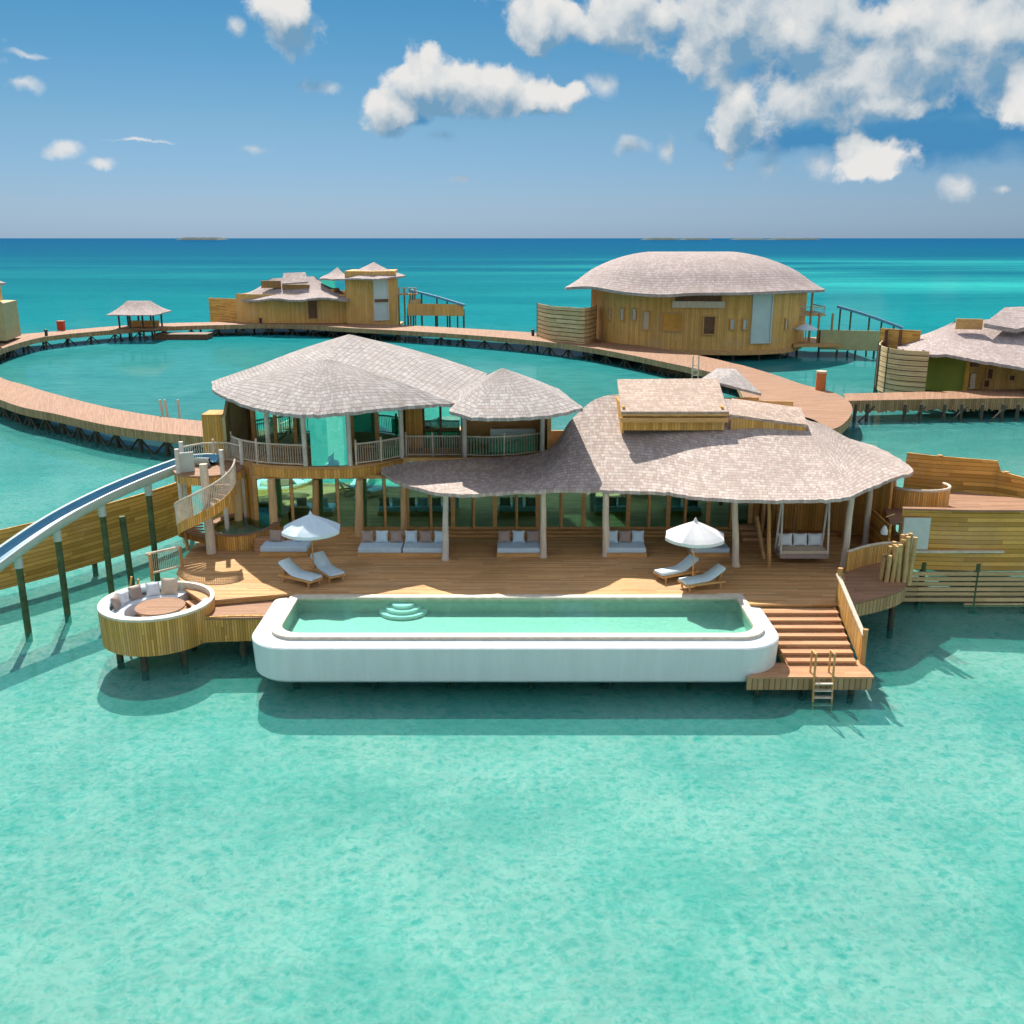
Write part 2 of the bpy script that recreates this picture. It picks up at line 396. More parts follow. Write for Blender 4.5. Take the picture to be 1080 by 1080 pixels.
M['white'] = plain('white_render', (.66,.71,.685), .6, .07, 1.1, .08, stretch=(2.2,2.2,.25))
M['cope'] = plain('cream_coping', (.66,.57,.45), .6, .2, 3)
M['tile'] = plain('pool_tile', (.56,.57,.53), .5, .12, 4)
M['white_step'] = plain('white_step', (.85,.86,.84), .5, .05, 3)
M['mattress'] = plain('pale_canvas', (.58,.71,.75), .9, .08, 5, .1)  # pale fabric with the blue of shade put into its colour
M['lounge_fab'] = plain('shade_blue_canvas', (.52,.66,.74), .9, .08, 5, .1)  # daybed fabric, its bluish shade painted into the base colour
M['cush_white'] = plain('white_cushion', (.72,.76,.78), .9, .06, 6, .1)
M['cush_grey'] = plain('taupe_cushion', (.36,.28,.24), .9, .12, 6, .1)
M['cush_beige'] = plain('sand_cushion', (.62,.50,.36), .9, .1, 6, .1)
M['canopy'] = plain('umbrella_canvas', (.70,.68,.66), .9, .04, 3)
M['canopy_shade_blue'] = plain('shade_blue_umbrella_canvas', (.62,.72,.77), .9, .04, 3)  # shaded copy of the umbrella canvas, blue shade put into the colour
M['slide_blue'] = plain('slide_blue', (.085,.26,.37), .3, .12, 1.2, spec=.5)
M['slide_white'] = plain('slide_shell', (.46,.53,.49), .4, .08, 1.5, spec=.5)
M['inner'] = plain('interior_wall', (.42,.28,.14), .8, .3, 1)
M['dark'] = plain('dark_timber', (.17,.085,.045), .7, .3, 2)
M['plaster'] = plain('olive_plaster', (.44,.40,.20), .8, .15, 1.2)
M['green'] = plain('olive_green_wall', (.26,.28,.045), .8, .12, .6)
M['curtain'] = planks('curtain_cloth', (.32,.52,.36), 0, .22, .25, .3, length=20)
M['red'] = plain('red_paint', (.50,.05,.02), .5, .1, 4)
M['rust'] = plain('orange_drum', (.55,.17,.05), .6, .2, 4)
M['panel'] = plain('grey_panel', (.56,.60,.55), .6, .08, 2)
M['palewin'] = plain('frosted_panel', (.50,.62,.60), .4, .08, 1)
M['glass'] = glass('window_glass', (.45,.76,.70), .62, gain=1.0)
M['rail_glass'] = glass('railing_glass', (.55,.92,.80), .10)
M['metal'] = plain('dark_metal', (.06,.06,.06), .4, .2, 5, metal=.6)
M['island'] = plain('palm_island', (.03,.06,.055), .9, .4, .002)
def pool_water(name, tr, refl=.02):
    m = bpy.data.materials.new(name); m.use_nodes = True; nt = m.node_tree; nt.nodes.clear(); q = NT(nt)
    pos = q.n('ShaderNodeNewGeometry').outputs['Position']
    bp = q.n('ShaderNodeBump', Strength=.25, Distance=.04, Height=q.noise(pos, 2.2, 4))
    fr = q.n('ShaderNodeFresnel', IOR=1.33, Normal=bp)
    mx = q.n('ShaderNodeMixShader', Fac=fr, i1=q.n('ShaderNodeBsdfTransparent', Color=tr).outputs[0], i2=q.n('ShaderNodeBsdfGlossy', Roughness=.04, Normal=bp).outputs[0])
    q.n('ShaderNodeOutputMaterial', Surface=mx); return m
M['pool_water'] = pool_water('pool_water', (.55,.92,.83))
def sea():
    m = bpy.data.materials.new('sea_water'); m.use_nodes = True; nt = m.node_tree; nt.nodes.clear(); q = NT(nt)
    pos = q.n('ShaderNodeNewGeometry').outputs['Position']; s = q.n('ShaderNodeSeparateXYZ', i0=pos)
    x, y = s.outputs[0], s.outputs[1]
    big = q.noise(q.vm('MULTIPLY', pos, (.006, .011, 0)), 1.0, 4, .55)
    y2 = q.m('MULTIPLY', y, q.m('ADD', .55, q.m('MULTIPLY', big, .9)))
    f = q.m('DIVIDE', q.m('SUBTRACT', q.m('LOGARITHM', q.m('MAXIMUM', q.m('ADD', y2, 60.0), 20.0), math.e), math.log(60)), math.log(6000/60))
    deep = q.ramp(f, [(0, (.060,.385,.315)), (.10, (.058,.38,.31)), (.15, (.052,.34,.285)), (.20, (.05,.225,.205)), (.26, (.028,.19,.18)), (.32, (.004,.165,.18)),
                      (.42, (.0015,.125,.155)), (.55, (.001,.095,.15)), (.75, (.001,.08,.155)), (1, (.001,.072,.16))])
    # sand shoals in the far lagoon: paler water over shallow ground
    sh = q.noise(q.vm('MULTIPLY', pos, (.0018, .0075, 0)), 1.0, 5, .55)
    band = q.m('MULTIPLY', q.ss(y, 170., 330.), q.m('SUBTRACT', 1.0, q.ss(y, 520., 1100.)))
    side = q.ss(x, -60., 190., .22, 1.)
    deep = q.mix(q.m('MULTIPLY', q.m('MULTIPLY', q.ss(sh, .40, .62), band), side), deep, (.02,.30,.28))
    # reef and weed patches, clumps of darker bottom
    rf = q.noise(q.vm('MULTIPLY', pos, (.05, .09, 0)), 1.0, 6, .62)
    deep = q.mix(q.m('MULTIPLY', q.ss(rf, .50, .72), q.ss(y, 45., 110., .25, .5)), deep, q.mix(1.0, deep, (.45,.72,.80), 'MULTIPLY'))
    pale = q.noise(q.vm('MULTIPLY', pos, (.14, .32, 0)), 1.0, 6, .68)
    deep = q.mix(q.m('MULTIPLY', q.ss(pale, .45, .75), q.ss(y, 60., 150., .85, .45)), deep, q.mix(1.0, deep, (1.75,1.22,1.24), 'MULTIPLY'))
    rp = q.noise(q.vm('MULTIPLY', pos, (.30, .95, 0)), 1.0, 5, .7, .3)  # ripple light and shade painted as paler and darker streaks
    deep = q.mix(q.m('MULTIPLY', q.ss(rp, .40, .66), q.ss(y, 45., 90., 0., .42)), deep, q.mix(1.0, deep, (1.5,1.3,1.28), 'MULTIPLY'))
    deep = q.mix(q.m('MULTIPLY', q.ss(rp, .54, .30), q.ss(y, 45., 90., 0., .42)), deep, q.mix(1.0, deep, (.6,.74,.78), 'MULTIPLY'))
    # darker sand mottles; caustic light lines painted into the see-through tint
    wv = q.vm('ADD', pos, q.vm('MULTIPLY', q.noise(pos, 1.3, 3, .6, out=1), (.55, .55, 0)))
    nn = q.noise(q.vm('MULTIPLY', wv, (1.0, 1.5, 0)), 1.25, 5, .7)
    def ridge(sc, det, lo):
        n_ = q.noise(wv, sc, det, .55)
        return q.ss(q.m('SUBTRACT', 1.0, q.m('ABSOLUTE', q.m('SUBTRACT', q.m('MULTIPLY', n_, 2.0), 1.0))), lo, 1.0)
    caustic = q.m('ADD', q.m('MULTIPLY', ridge(1.5, 3, .66), .55), q.m('MULTIPLY', ridge(3.4, 3, .62), .6))
    caustic = q.m('MULTIPLY', caustic, q.ss(q.noise(pos, .16, 4, .6), .30, .62, .55, 1.1), clamp=True)
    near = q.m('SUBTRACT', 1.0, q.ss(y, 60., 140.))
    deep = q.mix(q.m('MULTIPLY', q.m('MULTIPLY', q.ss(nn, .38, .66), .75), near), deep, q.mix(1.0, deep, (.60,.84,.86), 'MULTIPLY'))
    tr = q.mix(q.m('MULTIPLY', q.m('MULTIPLY', caustic, near), 1.0), (.18,.73,.655), (.71,1.0,.945))
    # ripples
    h1 = q.noise(q.vm('MULTIPLY', pos, (1.0, 1.7, 0)), 1.5, 5, .66, .5)
    h2 = q.noise(q.vm('MULTIPLY', pos, (.12, .3, 0)), 1.0, 4, .6)
    bp = q.n('ShaderNodeBump', Strength=.55, Distance=.22, Height=q.m('ADD', h1, q.m('MULTIPLY', h2, 1.6)))
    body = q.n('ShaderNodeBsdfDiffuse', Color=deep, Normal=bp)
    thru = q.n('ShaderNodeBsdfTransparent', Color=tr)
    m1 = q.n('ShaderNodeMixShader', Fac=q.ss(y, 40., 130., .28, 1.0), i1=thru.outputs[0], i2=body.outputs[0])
    fr = q.n('ShaderNodeFresnel', IOR=1.33, Normal=bp)
    bg_ = q.n('ShaderNodeBump', Strength=.30, Distance=.012, Height=h1); fr = q.n('ShaderNodeFresnel', IOR=1.33, Normal=bg_)
    gl = q.n('ShaderNodeBsdfGlossy', Roughness=.03, Normal=bg_)
    m2 = q.n('ShaderNodeMixShader', Fac=q.m('MULTIPLY', q.m('MINIMUM', fr, .30), q.ss(y, 60., 260., .55, .28)), i1=m1.outputs[0], i2=gl.outputs[0])
    q.n('ShaderNodeOutputMaterial', Surface=m2)
    return m
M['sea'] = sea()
def sand():
    m, q, b = mat('seabed_sand')
    pos = q.n('ShaderNodeNewGeometry').outputs['Position']
    n = q.noise(pos, .14, 6, .62); n2 = q.noise(pos, 2.0, 4, .6)
    q.set(b.inputs['Base Color'], q.mix(q.ss(q.m('ADD', q.m('MULTIPLY', n, .7), q.m('MULTIPLY', n2, .3)), .38, .65), (.545,.46,.44), (.42,.375,.36)))
    b.inputs['Roughness'].default_value = .9
    return m
M['sand'] = sand()
# ================================================================== SETTING: sea and sea bed
mb = MB(); R0 = 60000
mb.face([(-R0, -200, 0), (R0, -200, 0), (R0, R0, 0), (-R0, R0, 0)])
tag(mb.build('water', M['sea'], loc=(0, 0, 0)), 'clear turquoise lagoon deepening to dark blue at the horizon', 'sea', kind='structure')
mb = MB(); mb.face([(-400, -60, -.45), (400, -60, -.45), (400, 420, -.45), (-400, 420, -.45)])
tag(mb.build('seabed', M['sand'], loc=(0, 0, -.45)), 'pale sand bottom of the lagoon', 'seabed', kind='structure')

# ================================================================== the main villa
DZ = 2.2; EZ = 5.95
villa = thing('overwater_villa', 'large two storey timber villa with wavy grey shingle roofs behind the white pool', 'villa', (0, 50, 0))
def roof(nm, E, R, parent, mt, rows=14, sag=0, closed=True, n=6, smooth_curve=True, th=.16, flare=0, jag=.03, soffit=True, label=None, sm=True):
    K = [list(e)+list(r) for e, r in zip(E, R)]
    K = crs(K, n, closed) if smooth_curve else lin(K, n, closed)
    m = len(K); L = [0]
    for i in range(1, m): L.append(L[-1] + (Vector(K[i][:3])-Vector(K[i-1][:3])).length)
    grid, uvs = [], []
    for a in range(rows+1):
        t = a/rows; r, u = [], []
        for i, k in enumerate(K):
            e, d = Vector(k[:3]), Vector(k[3:])
            p = e.lerp(d, t); p.z -= sag*math.sin(PI*t)
            if a == 0: p.z += random.uniform(-jag, jag); p += (e-d).normalized()*random.uniform(-jag, jag)
            r.append(p); u.append((L[i], t*(d-e).length))
        grid.append(r); uvs.append(u)
    if closed:
        for r, u in zip(grid, uvs): r.append(r[0].copy()); u.append((L[-1] + (Vector(K[0][:3])-Vector(K[-1][:3])).length, u[0][1]))
    mb = MB(); mb.grid(grid, uv=uvs, smooth=sm)
    low = [p - Vector((0, 0, th)) for p in grid[0]]
    mb.grid([low, [p.copy() for p in grid[0]]], smooth=False, uv=[[(u[0], 0) for u in uvs[0]], [(u[0], th) for u in uvs[0]]])
    o = mb.build(nm, mt, parent)
    if soffit:
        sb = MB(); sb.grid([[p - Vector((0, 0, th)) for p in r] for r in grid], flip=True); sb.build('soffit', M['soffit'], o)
    return o
# ---- lower roof: eave points surveyed at the eave height, ridge points on the ridge
E = [(400,501), (430,512), (480,521), (540,518.5), (600,516.5), (650,517), (700,519), (745,525), (800,527), (850,527), (890,525), (918,514), (945,503), (962,494)]
EZS = [EZ, EZ, EZ-.02, EZ-.2, EZ-.32, EZ-.34, EZ-.25, EZ-.08] + [EZ]*6
E = [W(a, b, z) for (a, b), z in zip(E, EZS)]
E[0].y = 47.6; E[0].x = W(400,501,EZ).x
R = [V(402,499,48.2), V(436,487,48.7), V(495,483.5,49.3), V(573,476,50.0), V(604,441,51.6), V(636,418,53), V(690,417,53), V(745,419,53), V(790,424,52.6), V(835,437,52.0), V(855,444,51.6), V(860,445,51.6), V(866,447,51.6), V(870,448,51.6)]
for e, r in zip(E[:4], R[:4]): r.z = max(r.z, EZ+.05)
back_E = [Vector((E[-1].x-.1, 54.5, EZ)), Vector((17.2, 58, EZ)), Vector((12, 60, EZ)), Vector((5, 60.5, EZ)), Vector((4.0, 60, EZ))]
back_R = [R[-1].copy(), R[-2].copy(), R[9].copy(), R[6].copy(), R[5].copy()]
roof('lower_roof', E+back_E, R+back_R, villa, M['rooflow'], rows=18, sag=.18, closed=False, n=8)
# ---- roof over the round upper room
Z2 = 9.2
Fp = V(345, 378.5, 50.6); AP = V(368, 352.5, 55.2); MID = Fp.lerp(AP, .5)
EA = [W(a, b, Z2) for a, b in ((224,411.5), (241,420), (262,428.5), (285,433.5), (310,436.5), (335,437.5), (365,434.5), (400,431), (430,428.5), (457,426.5), (479,425.5))]
RA = [Fp.copy() for _ in EA]
EA2 = [W(490,416,Z2), W(500,408,Z2), Vector((-1.5,60,Z2)), Vector((-6,62.5,Z2)), Vector((-12,62.5,Z2)), Vector((-16.6,59.5,Z2)), Vector((-17.4,56.5,Z2))]
RA2 = [MID, AP, AP, AP, AP, AP, MID]
rA = roof('main_upper_roof', EA+EA2, RA+RA2, villa, M['roof'], rows=16, sag=-.16, n=5, smooth_curve=False, sm=False)
# ---- small square roof beside it
Z3 = 9.0
AB = V(529.5, 388, 50.2)
EB = [W(474,433.5,Z3), W(497,440.5,Z3), W(520,441,Z3), W(545,440.5,Z3), W(572,439,Z3), W(597,435,Z3), W(615,430,Z3), W(606,423,Z3), Vector((2.6,55,Z3)), Vector((-1.5,55.4,Z3)), Vector((-3.2,53.4,Z3)), Vector((-3.2,50.5,Z3))]
rB = roof('small_upper_roof', EB, [AB.copy() for _ in EB], villa, M['roof'], rows=12, sag=-.04, n=4, smooth_curve=False, sm=False)
# ---- raised clerestory boxes on the lower roof
def tilted_slab(pts, th):
    m_ = MB(); up = [Vector(p) for p in pts]; lo = [p-Vector((0,0,th)) for p in up]
    m_.face(up); m_.face(lo[::-1])
    for i in range(len(up)):
        j = (i+1) % len(up); m_.face([lo[i], lo[j], up[j], up[i]])
    return m_
# long box: front lip at Y~49.5, back at 54
a, b = V(655,434,49.2), V(768,433,49.2)
c, d = V(757,399,53.6), V(651,400,53.6)
z_f = a.z; b.z = z_f
lant = tilted_slab([a, b, c, d], .12).build('clerestory_roof', M['rooftan'], villa)
mb = MB()
mb.box2(a.x+.1, b.x-.1, 49.35, 49.5, z_f-1.0, z_f-.13); mb.box2(a.x+.1, a.x+.22, 49.5, 53.4, z_f-1.2, z_f+.2); mb.box2(b.x-.3, b.x-.18, 49.5, 53.4, z_f-1.2, z_f+.2)
mb.build('clerestory_wall', M['wallv'], lant)
mb = MB(); mb.box2(a.x-.02, b.x+.02, 49.12, 49.34, z_f-.55, z_f-.32); mb.box2(a.x-.02, b.x+.02, 49.15, 49.34, z_f-.22, z_f-.12); mb.build('fascia', M['trim'], lant)
# second, lower box stepping down to the right
a2, b2 = V(770,437,49.4), V(852,448,50.2)
c2_, d2 = V(845,430,52.6), V(772,420,52.6)
stc = tilted_slab([a2, b2, c2_, d2], .14).build('stepped_clerestory', M['rooftan'], villa)
ins = [Vector(p)*.97+(Vector(a2)+Vector(b2)+Vector(c2_)+Vector(d2))*.0075-Vector((0,0,.15)) for p in (a2, b2, c2_, d2)]
tilted_slab(ins, .75).build('clerestory_wall', M['wallv'], stc)
# leaning wing roof behind (the pale pitched piece and the far slope)
g1 = tilted_slab([V(728,407,55.5), V(756,403,55.0), V(803,415,55.0), V(776,389,58.5), V(757,388,59)], .14)
g1.build('rear_roof', M['roof'], villa)
mb = MB(); mb.wall([(V(757,420,56).x, 56), (V(800,420,56.4).x, 56.4)], 7.4, 8.3, .14); mb.wall([(V(772,425,55).x, 55), (V(836,432,54.6).x, 54.6)], 7.5, 8.35, .14)
mb.build('rear_parapet', M['trim'], villa)

# ---- ground floor glazed front
FY = 49.6; FX0 = V(272,560,FY).x; FX1 = V(790,560,FY).x
px_m = [272, 310, 335, 358, 382, 407, 430, 455, 478, 500, 522, 545, 567, 592, 615, 640, 662, 684, 704, 722, 746, 770, 790]
xs = [V(p, 555, FY).x for p in px_m]
mb = MB(); mb.box2(FX0-.3, FX1+.3, FY-.5, FY+.4, DZ, DZ+.16); mb.box2(FX0-.3, FX1+.3, FY-.9, FY-.5, DZ, DZ+.08); mb.build('plinth', M['trim'], villa)
for i in range(len(xs)-1):
    a_, b_ = xs[i], xs[i+1]
    zt = 5.28 if b_ < -4.5 else 6.2
    fb = MB()
    wd = .22 if i % 2 == 0 else .13
    fb.box2(a_-wd/2, a_+wd/2, FY-.10, FY+.10, DZ+.16, zt); fb.box2(a_+wd/2, b_-.11, FY-.06, FY+.06, DZ+.16, DZ+.28); fb.box2(a_+wd/2, b_-.11, FY-.06, FY+.06, zt-.18, zt)
    if i == len(xs)-2: fb.box2(b_-.11, b_+.11, FY-.10, FY+.10, DZ+.16, zt)
    fr = fb.build('window', M['trim'], villa)
    gb = MB(); gb.box2(a_+wd/2, b_-.11, FY-.012, FY+.012, DZ+.28, zt-.18); gb.build('pane', M['glass'], fr)
# room behind the glass
mb = MB(); mb.box2(FX0, FX1, 56, 56.2, DZ, 6.4); mb.box2(FX0-.2, FX0, FY+.1, 56.2, DZ, 6.0); mb.box2(FX1+.02, FX1+.2, FY+.1, 56.2, DZ, 6.3)
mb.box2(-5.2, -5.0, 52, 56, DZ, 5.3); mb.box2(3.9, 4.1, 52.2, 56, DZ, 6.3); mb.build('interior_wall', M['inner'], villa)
mb = MB(); mb.box2(FX0, FX1, FY+.4, 56, DZ+.02, DZ+.16); mb.build('interior_floor', M['trim'], villa)
for x0_, x1_ in ((-9, -7), (0, 2.6), (6.5, 8.8)):
    mb = MB(); mb.box2(x0_, x1_, 53, 54, DZ+.17, DZ+.75); mb.box2(x0_, x1_, 53.98, 54.3, DZ+.17, DZ+1.3); mb.build('interior_sofa', M['cush_beige'], villa)
# left end wall with the amber panel
mb = MB(); mb.wall([(V(240,540,52).x, 52.5), (V(272,560,FY).x-.15, FY+.15)], DZ, 5.28, .2); mb.wall([(V(240,540,52).x, 52.5), (-16.2, 58)], DZ, 5.28, .2); mb.build('side_wall', M['wallv'], villa)
wa, wb = Vector((V(240,540,52).x, 52.5)), Vector((V(272,560,FY).x-.15, FY+.15)); wn = Vector(((wb-wa).y, -(wb-wa).x)).normalized()*.16
pA, pB = wa.lerp(wb, .30)+wn, wa.lerp(wb, .88)+wn
mb = MB(); mb.wall([tuple(pA), tuple(pB)], DZ+.3, 5.1, .06); mb.build('amber_panel', M['orange'], villa)
# white and timber columns carrying the eaves; each leans a little like the photograph's trunks
def eave_z(x):
    for a_, b_ in zip(E[:-1], E[1:]):
        if a_.x <= x <= b_.x: return a_.z+(b_.z-a_.z)*(x-a_.x)/(b_.x-a_.x)
    return EZ
def eave_y(x):
    for a_, b_ in zip(E[:-1], E[1:]):
        if a_.x <= x <= b_.x: return a_.y+(b_.y-a_.y)*(x-a_.x)/(b_.x-a_.x)
    return 0
def column(b_px, t_px, Y, r, mt, Yt=None):
    p = V(b_px[0], b_px[1], Y); p.z = DZ; t = V(t_px[0], t_px[1], Yt or Y)
    if -6 < p.x: Y = max(p.y, eave_y(p.x)+.32); k = Y/p.y; p.x *= k; t.x *= k; p.y = t.y = Y; t.z = eave_z(p.x)-.05; r *= .76
    m_ = MB(); pts = []
    for i in range(7):
        q = p.lerp(t, i/6); q.x += .012*math.sin(i*1.9+b_px[0]); pts.append(q)
    m_.tube(pts, [r*(1.12-.04*i) for i in range(7)], 9)
    m_.tube([(p.x, p.y, DZ), (p.x, p.y, DZ+.10)], r*1.35, 9)
    return m_.build('column', mt, villa)
for b_, t_, Y, r, mt in (((470,592),(470,514),44.9,.19,'white_post'), ((573,590),(573,509),45.3,.20,'log'), ((639,597),(639,508),44.95,.22,'log'), ((776,598),(775,516),43.95,.20,'log'),
                          ((811,597),(811,517),44.0,.12,'post'), ((890,596),(899,516),44.0,.20,'log'), ((912,575),(919,505),47.2,.19,'log'), ((926,549),(927,500),48.9,.12,'log'), ((944,549),(944,494),49.0,.13,'log')):
    column(b_, t_, Y, r, M[mt])
for b_, t_, Y, r, mt in (((290,566),(286,505),49.0,.22,'gold_log'), ((333,566),(333,506),49.05,.18,'post'), ((379,566),(379,506),48.95,.22,'gold_log'), ((426,566),(426,505),48.95,.22,'gold_log'), ((253,568),(250,503),49.6,.20,'gold_log')):
    column(b_, t_, Y, r, M[mt])
# ---- right hand veranda wing under the roof
WY = 50.0; wx0, wx1 = FX1+.2, 19.3
mb = MB(); mb.wall([(wx0, WY+.3), (V(822,560,WY).x, WY), (V(870,560,WY).x, WY), (wx1-1.4, WY-.2), (wx1-.2, 47.6)], DZ, 6.1, .18); mb.build('veranda_wall', M['wallv'], villa)
mb = MB()
for k in range(14):
    x = V(826,540,WY).x + k*.125
    mb.box2(x, x+.1, WY-.30+.04*(k % 2), WY-.25+.04*(k % 2), 4.0, 5.6)
mb.build('curtain', M['curtain'], villa)
mb = MB(); mb.box2(V(820,540,WY).x, V(872,540,WY).x, WY-.25, WY-.12, 3.8, 3.98); mb.box2(V(820,540,WY).x-.1, V(820,540,WY).x, WY-.2, WY-.1, DZ, 6); mb.box2(V(872,540,WY).x, V(872,540,WY).x+.12, WY-.25, WY-.12, DZ, 6); mb.box2(V(846,540,WY).x, V(846,540,WY).x+.1, WY-.25, WY-.15, 3.98, 6); mb.build('window_frame', M['trim'], villa)
mb = MB(); mb.box2(V(800,560,WY).x, V(812,560,WY).x, WY-.02, WY+.03, DZ+.05, 4.4); mb.build('door', M['dark'], villa)
mb = MB()
for k in range(3): mb.box2(V(783,565,48).x, V(806,565,48).x, 49.2-.45*k-.45, 49.2-.45*k, DZ, DZ+.55-.18*k)
mb.build('entry_step', M['stair'], villa)
for px in (822, 803, 836, 868, 889):
    m_ = MB(); p = V(px, 565, 48.6); m_.tube([(p.x, 48.6, DZ), (p.x+.05, 48.6, 6.3)], .10, 7); m_.build('column', M['post'], villa)
# brackets: raking struts near the steps
m_ = MB(); m_.tube([V(806,590,44.6).lerp(V(806,590,44.6),0), V(798,545,45.6)], .1, 7); m_.build('strut', M['post'], villa)

# ---- upper storey
UZ = 5.9
F2 = [W(a, b, UZ) for a, b in ((240,478), (251,485), (272,489.5), (297,491.5), (322,492.3), (346,492.5), (369,491.5), (395,488.5), (425,483))]
F3 = [W(a, b, UZ) for a, b in ((428,482), (458,482), (487,482), (515,483), (545,481.5), (572,478))]
front = crs([(p.x, p.y) for p in F2], 4) + [(p.x, p.y) for p in F3]
poly = front + [(2.0, 52.6), (2.0, 60), (-15.6, 60), (-15.9, 54)]
mb = MB(); mb.prism(poly, UZ-.12, UZ); mb.build('upper_floor', M['deck'], villa)
mb = MB(); mb.wall([(x*.998, y+.10) for x, y in front], UZ-.62, UZ-.14, .16); mb.build('fascia', M['wallv'], villa)
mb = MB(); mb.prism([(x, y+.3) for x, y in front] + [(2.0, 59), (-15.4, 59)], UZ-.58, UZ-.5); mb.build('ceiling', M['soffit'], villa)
def railing(nm, line, z0, h, mt, gap=.13, parent=villa, top=.05, posts=True):
    line = [Vector((p[0], p[1], 0)) for p in line]
    m_ = MB(); Z = lambda p, z: (p.x, p.y, z)
    zf = z0 if callable(z0) else (lambda t: z0)
    L = [0]
    for i in range(1, len(line)): L.append(L[-1]+(line[i]-line[i-1]).length)
    def at(s):
        for i in range(1, len(L)):
            if s <= L[i]+1e-6: return line[i-1].lerp(line[i], (s-L[i-1])/max(1e-6, L[i]-L[i-1]))
        return line[-1]
    n = max(2, int(L[-1]/gap)); P = [(at(L[-1]*i/n), zf(i/n)) for i in range(n+1)]
    m_.tube([Z(p, z+h) for p, z in P], top, 6); m_.tube([Z(p, z+.10) for p, z in P], top*.8, 5)
    for i, (p, z) in enumerate(P):
        m_.tube([Z(p, z+.10), (p.x+random.uniform(-.012,.012), p.y, z+h)], .020, 4, cap=False)
    if posts:
        for i in (0, n//2, n): p, z = P[i]; m_.tube([Z(p, z), Z(p, z+h+.22)], .06, 7)
    return m_.build(nm, mt, parent)
inset = lambda pts, d=.15: [(p[0]*.999, p[1]+d) for p in pts]
C2 = crs([(p.x, p.y) for p in F2], 4)
railing('balcony_railing', inset(C2[2:17]), UZ, 1.1, M['rail'])
railing('balcony_railing', inset(C2[25:33]), UZ, 1.1, M['rail'])
railing('balcony_railing', inset([(p.x, p.y) for p in F3[:3]]), UZ, 1.1, M['rail'])
railing('balcony_railing', inset([(p.x, p.y) for p in F3[2:]]), UZ, 1.1, M['rail'], gap=.16)
mb = MB(); mb.wall(inset([(p.x, p.y) for p in F3[2:]], .22), UZ+.12, UZ+1.02, .02); mb.build('glass_screen', M['rail_glass'], villa)
mb = MB(); mb.wall(inset(C2[28:33], .22), UZ+.12, UZ+1.02, .02); mb.build('glass_screen', M['rail_glass'], villa)
mb = MB(); mb.wall(inset(C2[17:25], .15), UZ+.02, 8.8, .025); mb.build('glass_screen', M['glass'], villa)
for px, yb, Y0 in ((322,492,0), (369,491.5,0), (424,483.5,0), (490,483,0), (572,480,0), (281,490,.6)):
    p = W(px, yb, UZ); p.y += .12+Y0; m_ = MB(); m_.tube([(p.x, p.y, UZ), (p.x*1.002, p.y, 9.0 if px < 450 else 8.85)], .13, 8); m_.build('column', M['white_post'], villa)
# upper glazing, set back from the balcony
GY = 53.6
gx = [V(p, 460, GY).x for p in (268, 291, 312, 330, 352, 372, 398, 424)]
for i in range(len(gx)-1):
    fb = MB(); fb.box2(gx[i]-.10, gx[i]+.10, GY-.08, GY+.08, UZ, 9.4); fb.box2(gx[i]+.1, gx[i+1]-.1, GY-.05, GY+.05, UZ, UZ+.12)
    if i == len(gx)-2: fb.box2(gx[-1]-.1, gx[-1]+.1, GY-.08, GY+.08, UZ, 9.4)
    fr = fb.build('window', M['trim'], villa)
    g_ = MB(); g_.box2(gx[i]+.1, gx[i+1]-.1, GY-.012, GY+.012, UZ+.12, 9.2); g_.build('pane', M['glass'], fr)
mb = MB(); mb.box2(V(428,450,GY).x, V(446,450,GY).x, GY-.1, GY+.1, UZ, 9.3); mb.build('upper_wall', M['wallv'], villa)
gx = [V(p, 460, GY).x for p in (447, 465, 486)]
for i in range(2):
    fb = MB(); fb.box2(gx[i]-.06, gx[i]+.06, GY-.08, GY+.08, UZ, 9.2); fb.box2(gx[i]+.06, gx[i+1]-.06, GY-.05, GY+.05, UZ+1.0, UZ+1.1); fr = fb.build('window', M['dark'], villa)
    g_ = MB(); g_.box2(gx[i]+.06, gx[i+1]-.06, GY-.012, GY+.012, UZ, 9.2); g_.build('pane', M['glass'], fr)
mb = MB(); mb.box2(-2.9, 2.2, 54.6, 54.8, UZ, 8.7); mb.box2(1.9, 2.1, 51.6, 54.8, UZ, 8.7); mb.build('upper_wall', M['trim'], villa)
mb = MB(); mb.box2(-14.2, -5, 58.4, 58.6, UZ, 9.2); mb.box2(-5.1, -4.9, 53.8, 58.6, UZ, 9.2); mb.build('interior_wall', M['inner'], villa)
mb = MB(); mb.box2(-1.2, 1.3, 52.4, 53.4, UZ+.01, UZ+.5); mb.box2(-1.2, 1.3, 53.4, 53.6, UZ+.01, UZ+1.1); mb.build('balcony_sofa', M['cush_white'], villa)
# olive side wall of the upper storey
mb = MB(); mb.wall([(V(238,470,51.2).x, 51.2), (V(243,460,54).x, 54.0), (V(262,440,55.5).x, 55.4)], DZ+1.8, [8.0, 8.6, 9.0], .16); mb.build('side_wall', M['plaster'], villa)
mb = MB(); mb.wall([(V(262,440,55.5).x, 55.4), (V(273,440,GY).x-.15, GY)], UZ, 9.0, .16); mb.build('side_wall', M['soffit'], villa)
# vertical boarded tower at the rear left corner
mb = MB(); tx0, tx1 = V(215,470,56).x, V(236,470,56).x
mb.box2(tx0, tx1, 56, 57.6, .8, 7.35); mb.build('stair_tower', M['wallv'], villa)
# piles under the house
random.seed(3)
for gx_ in range(6):
    for gy_ in range(3):
        m_ = MB(); x = -13+gx_*6.1; y = 47+gy_*5; m_.tube([(x, y, -1.25), (x, y, DZ-.36)], .17, 7); m_.build('pile', M['pile'], villa)

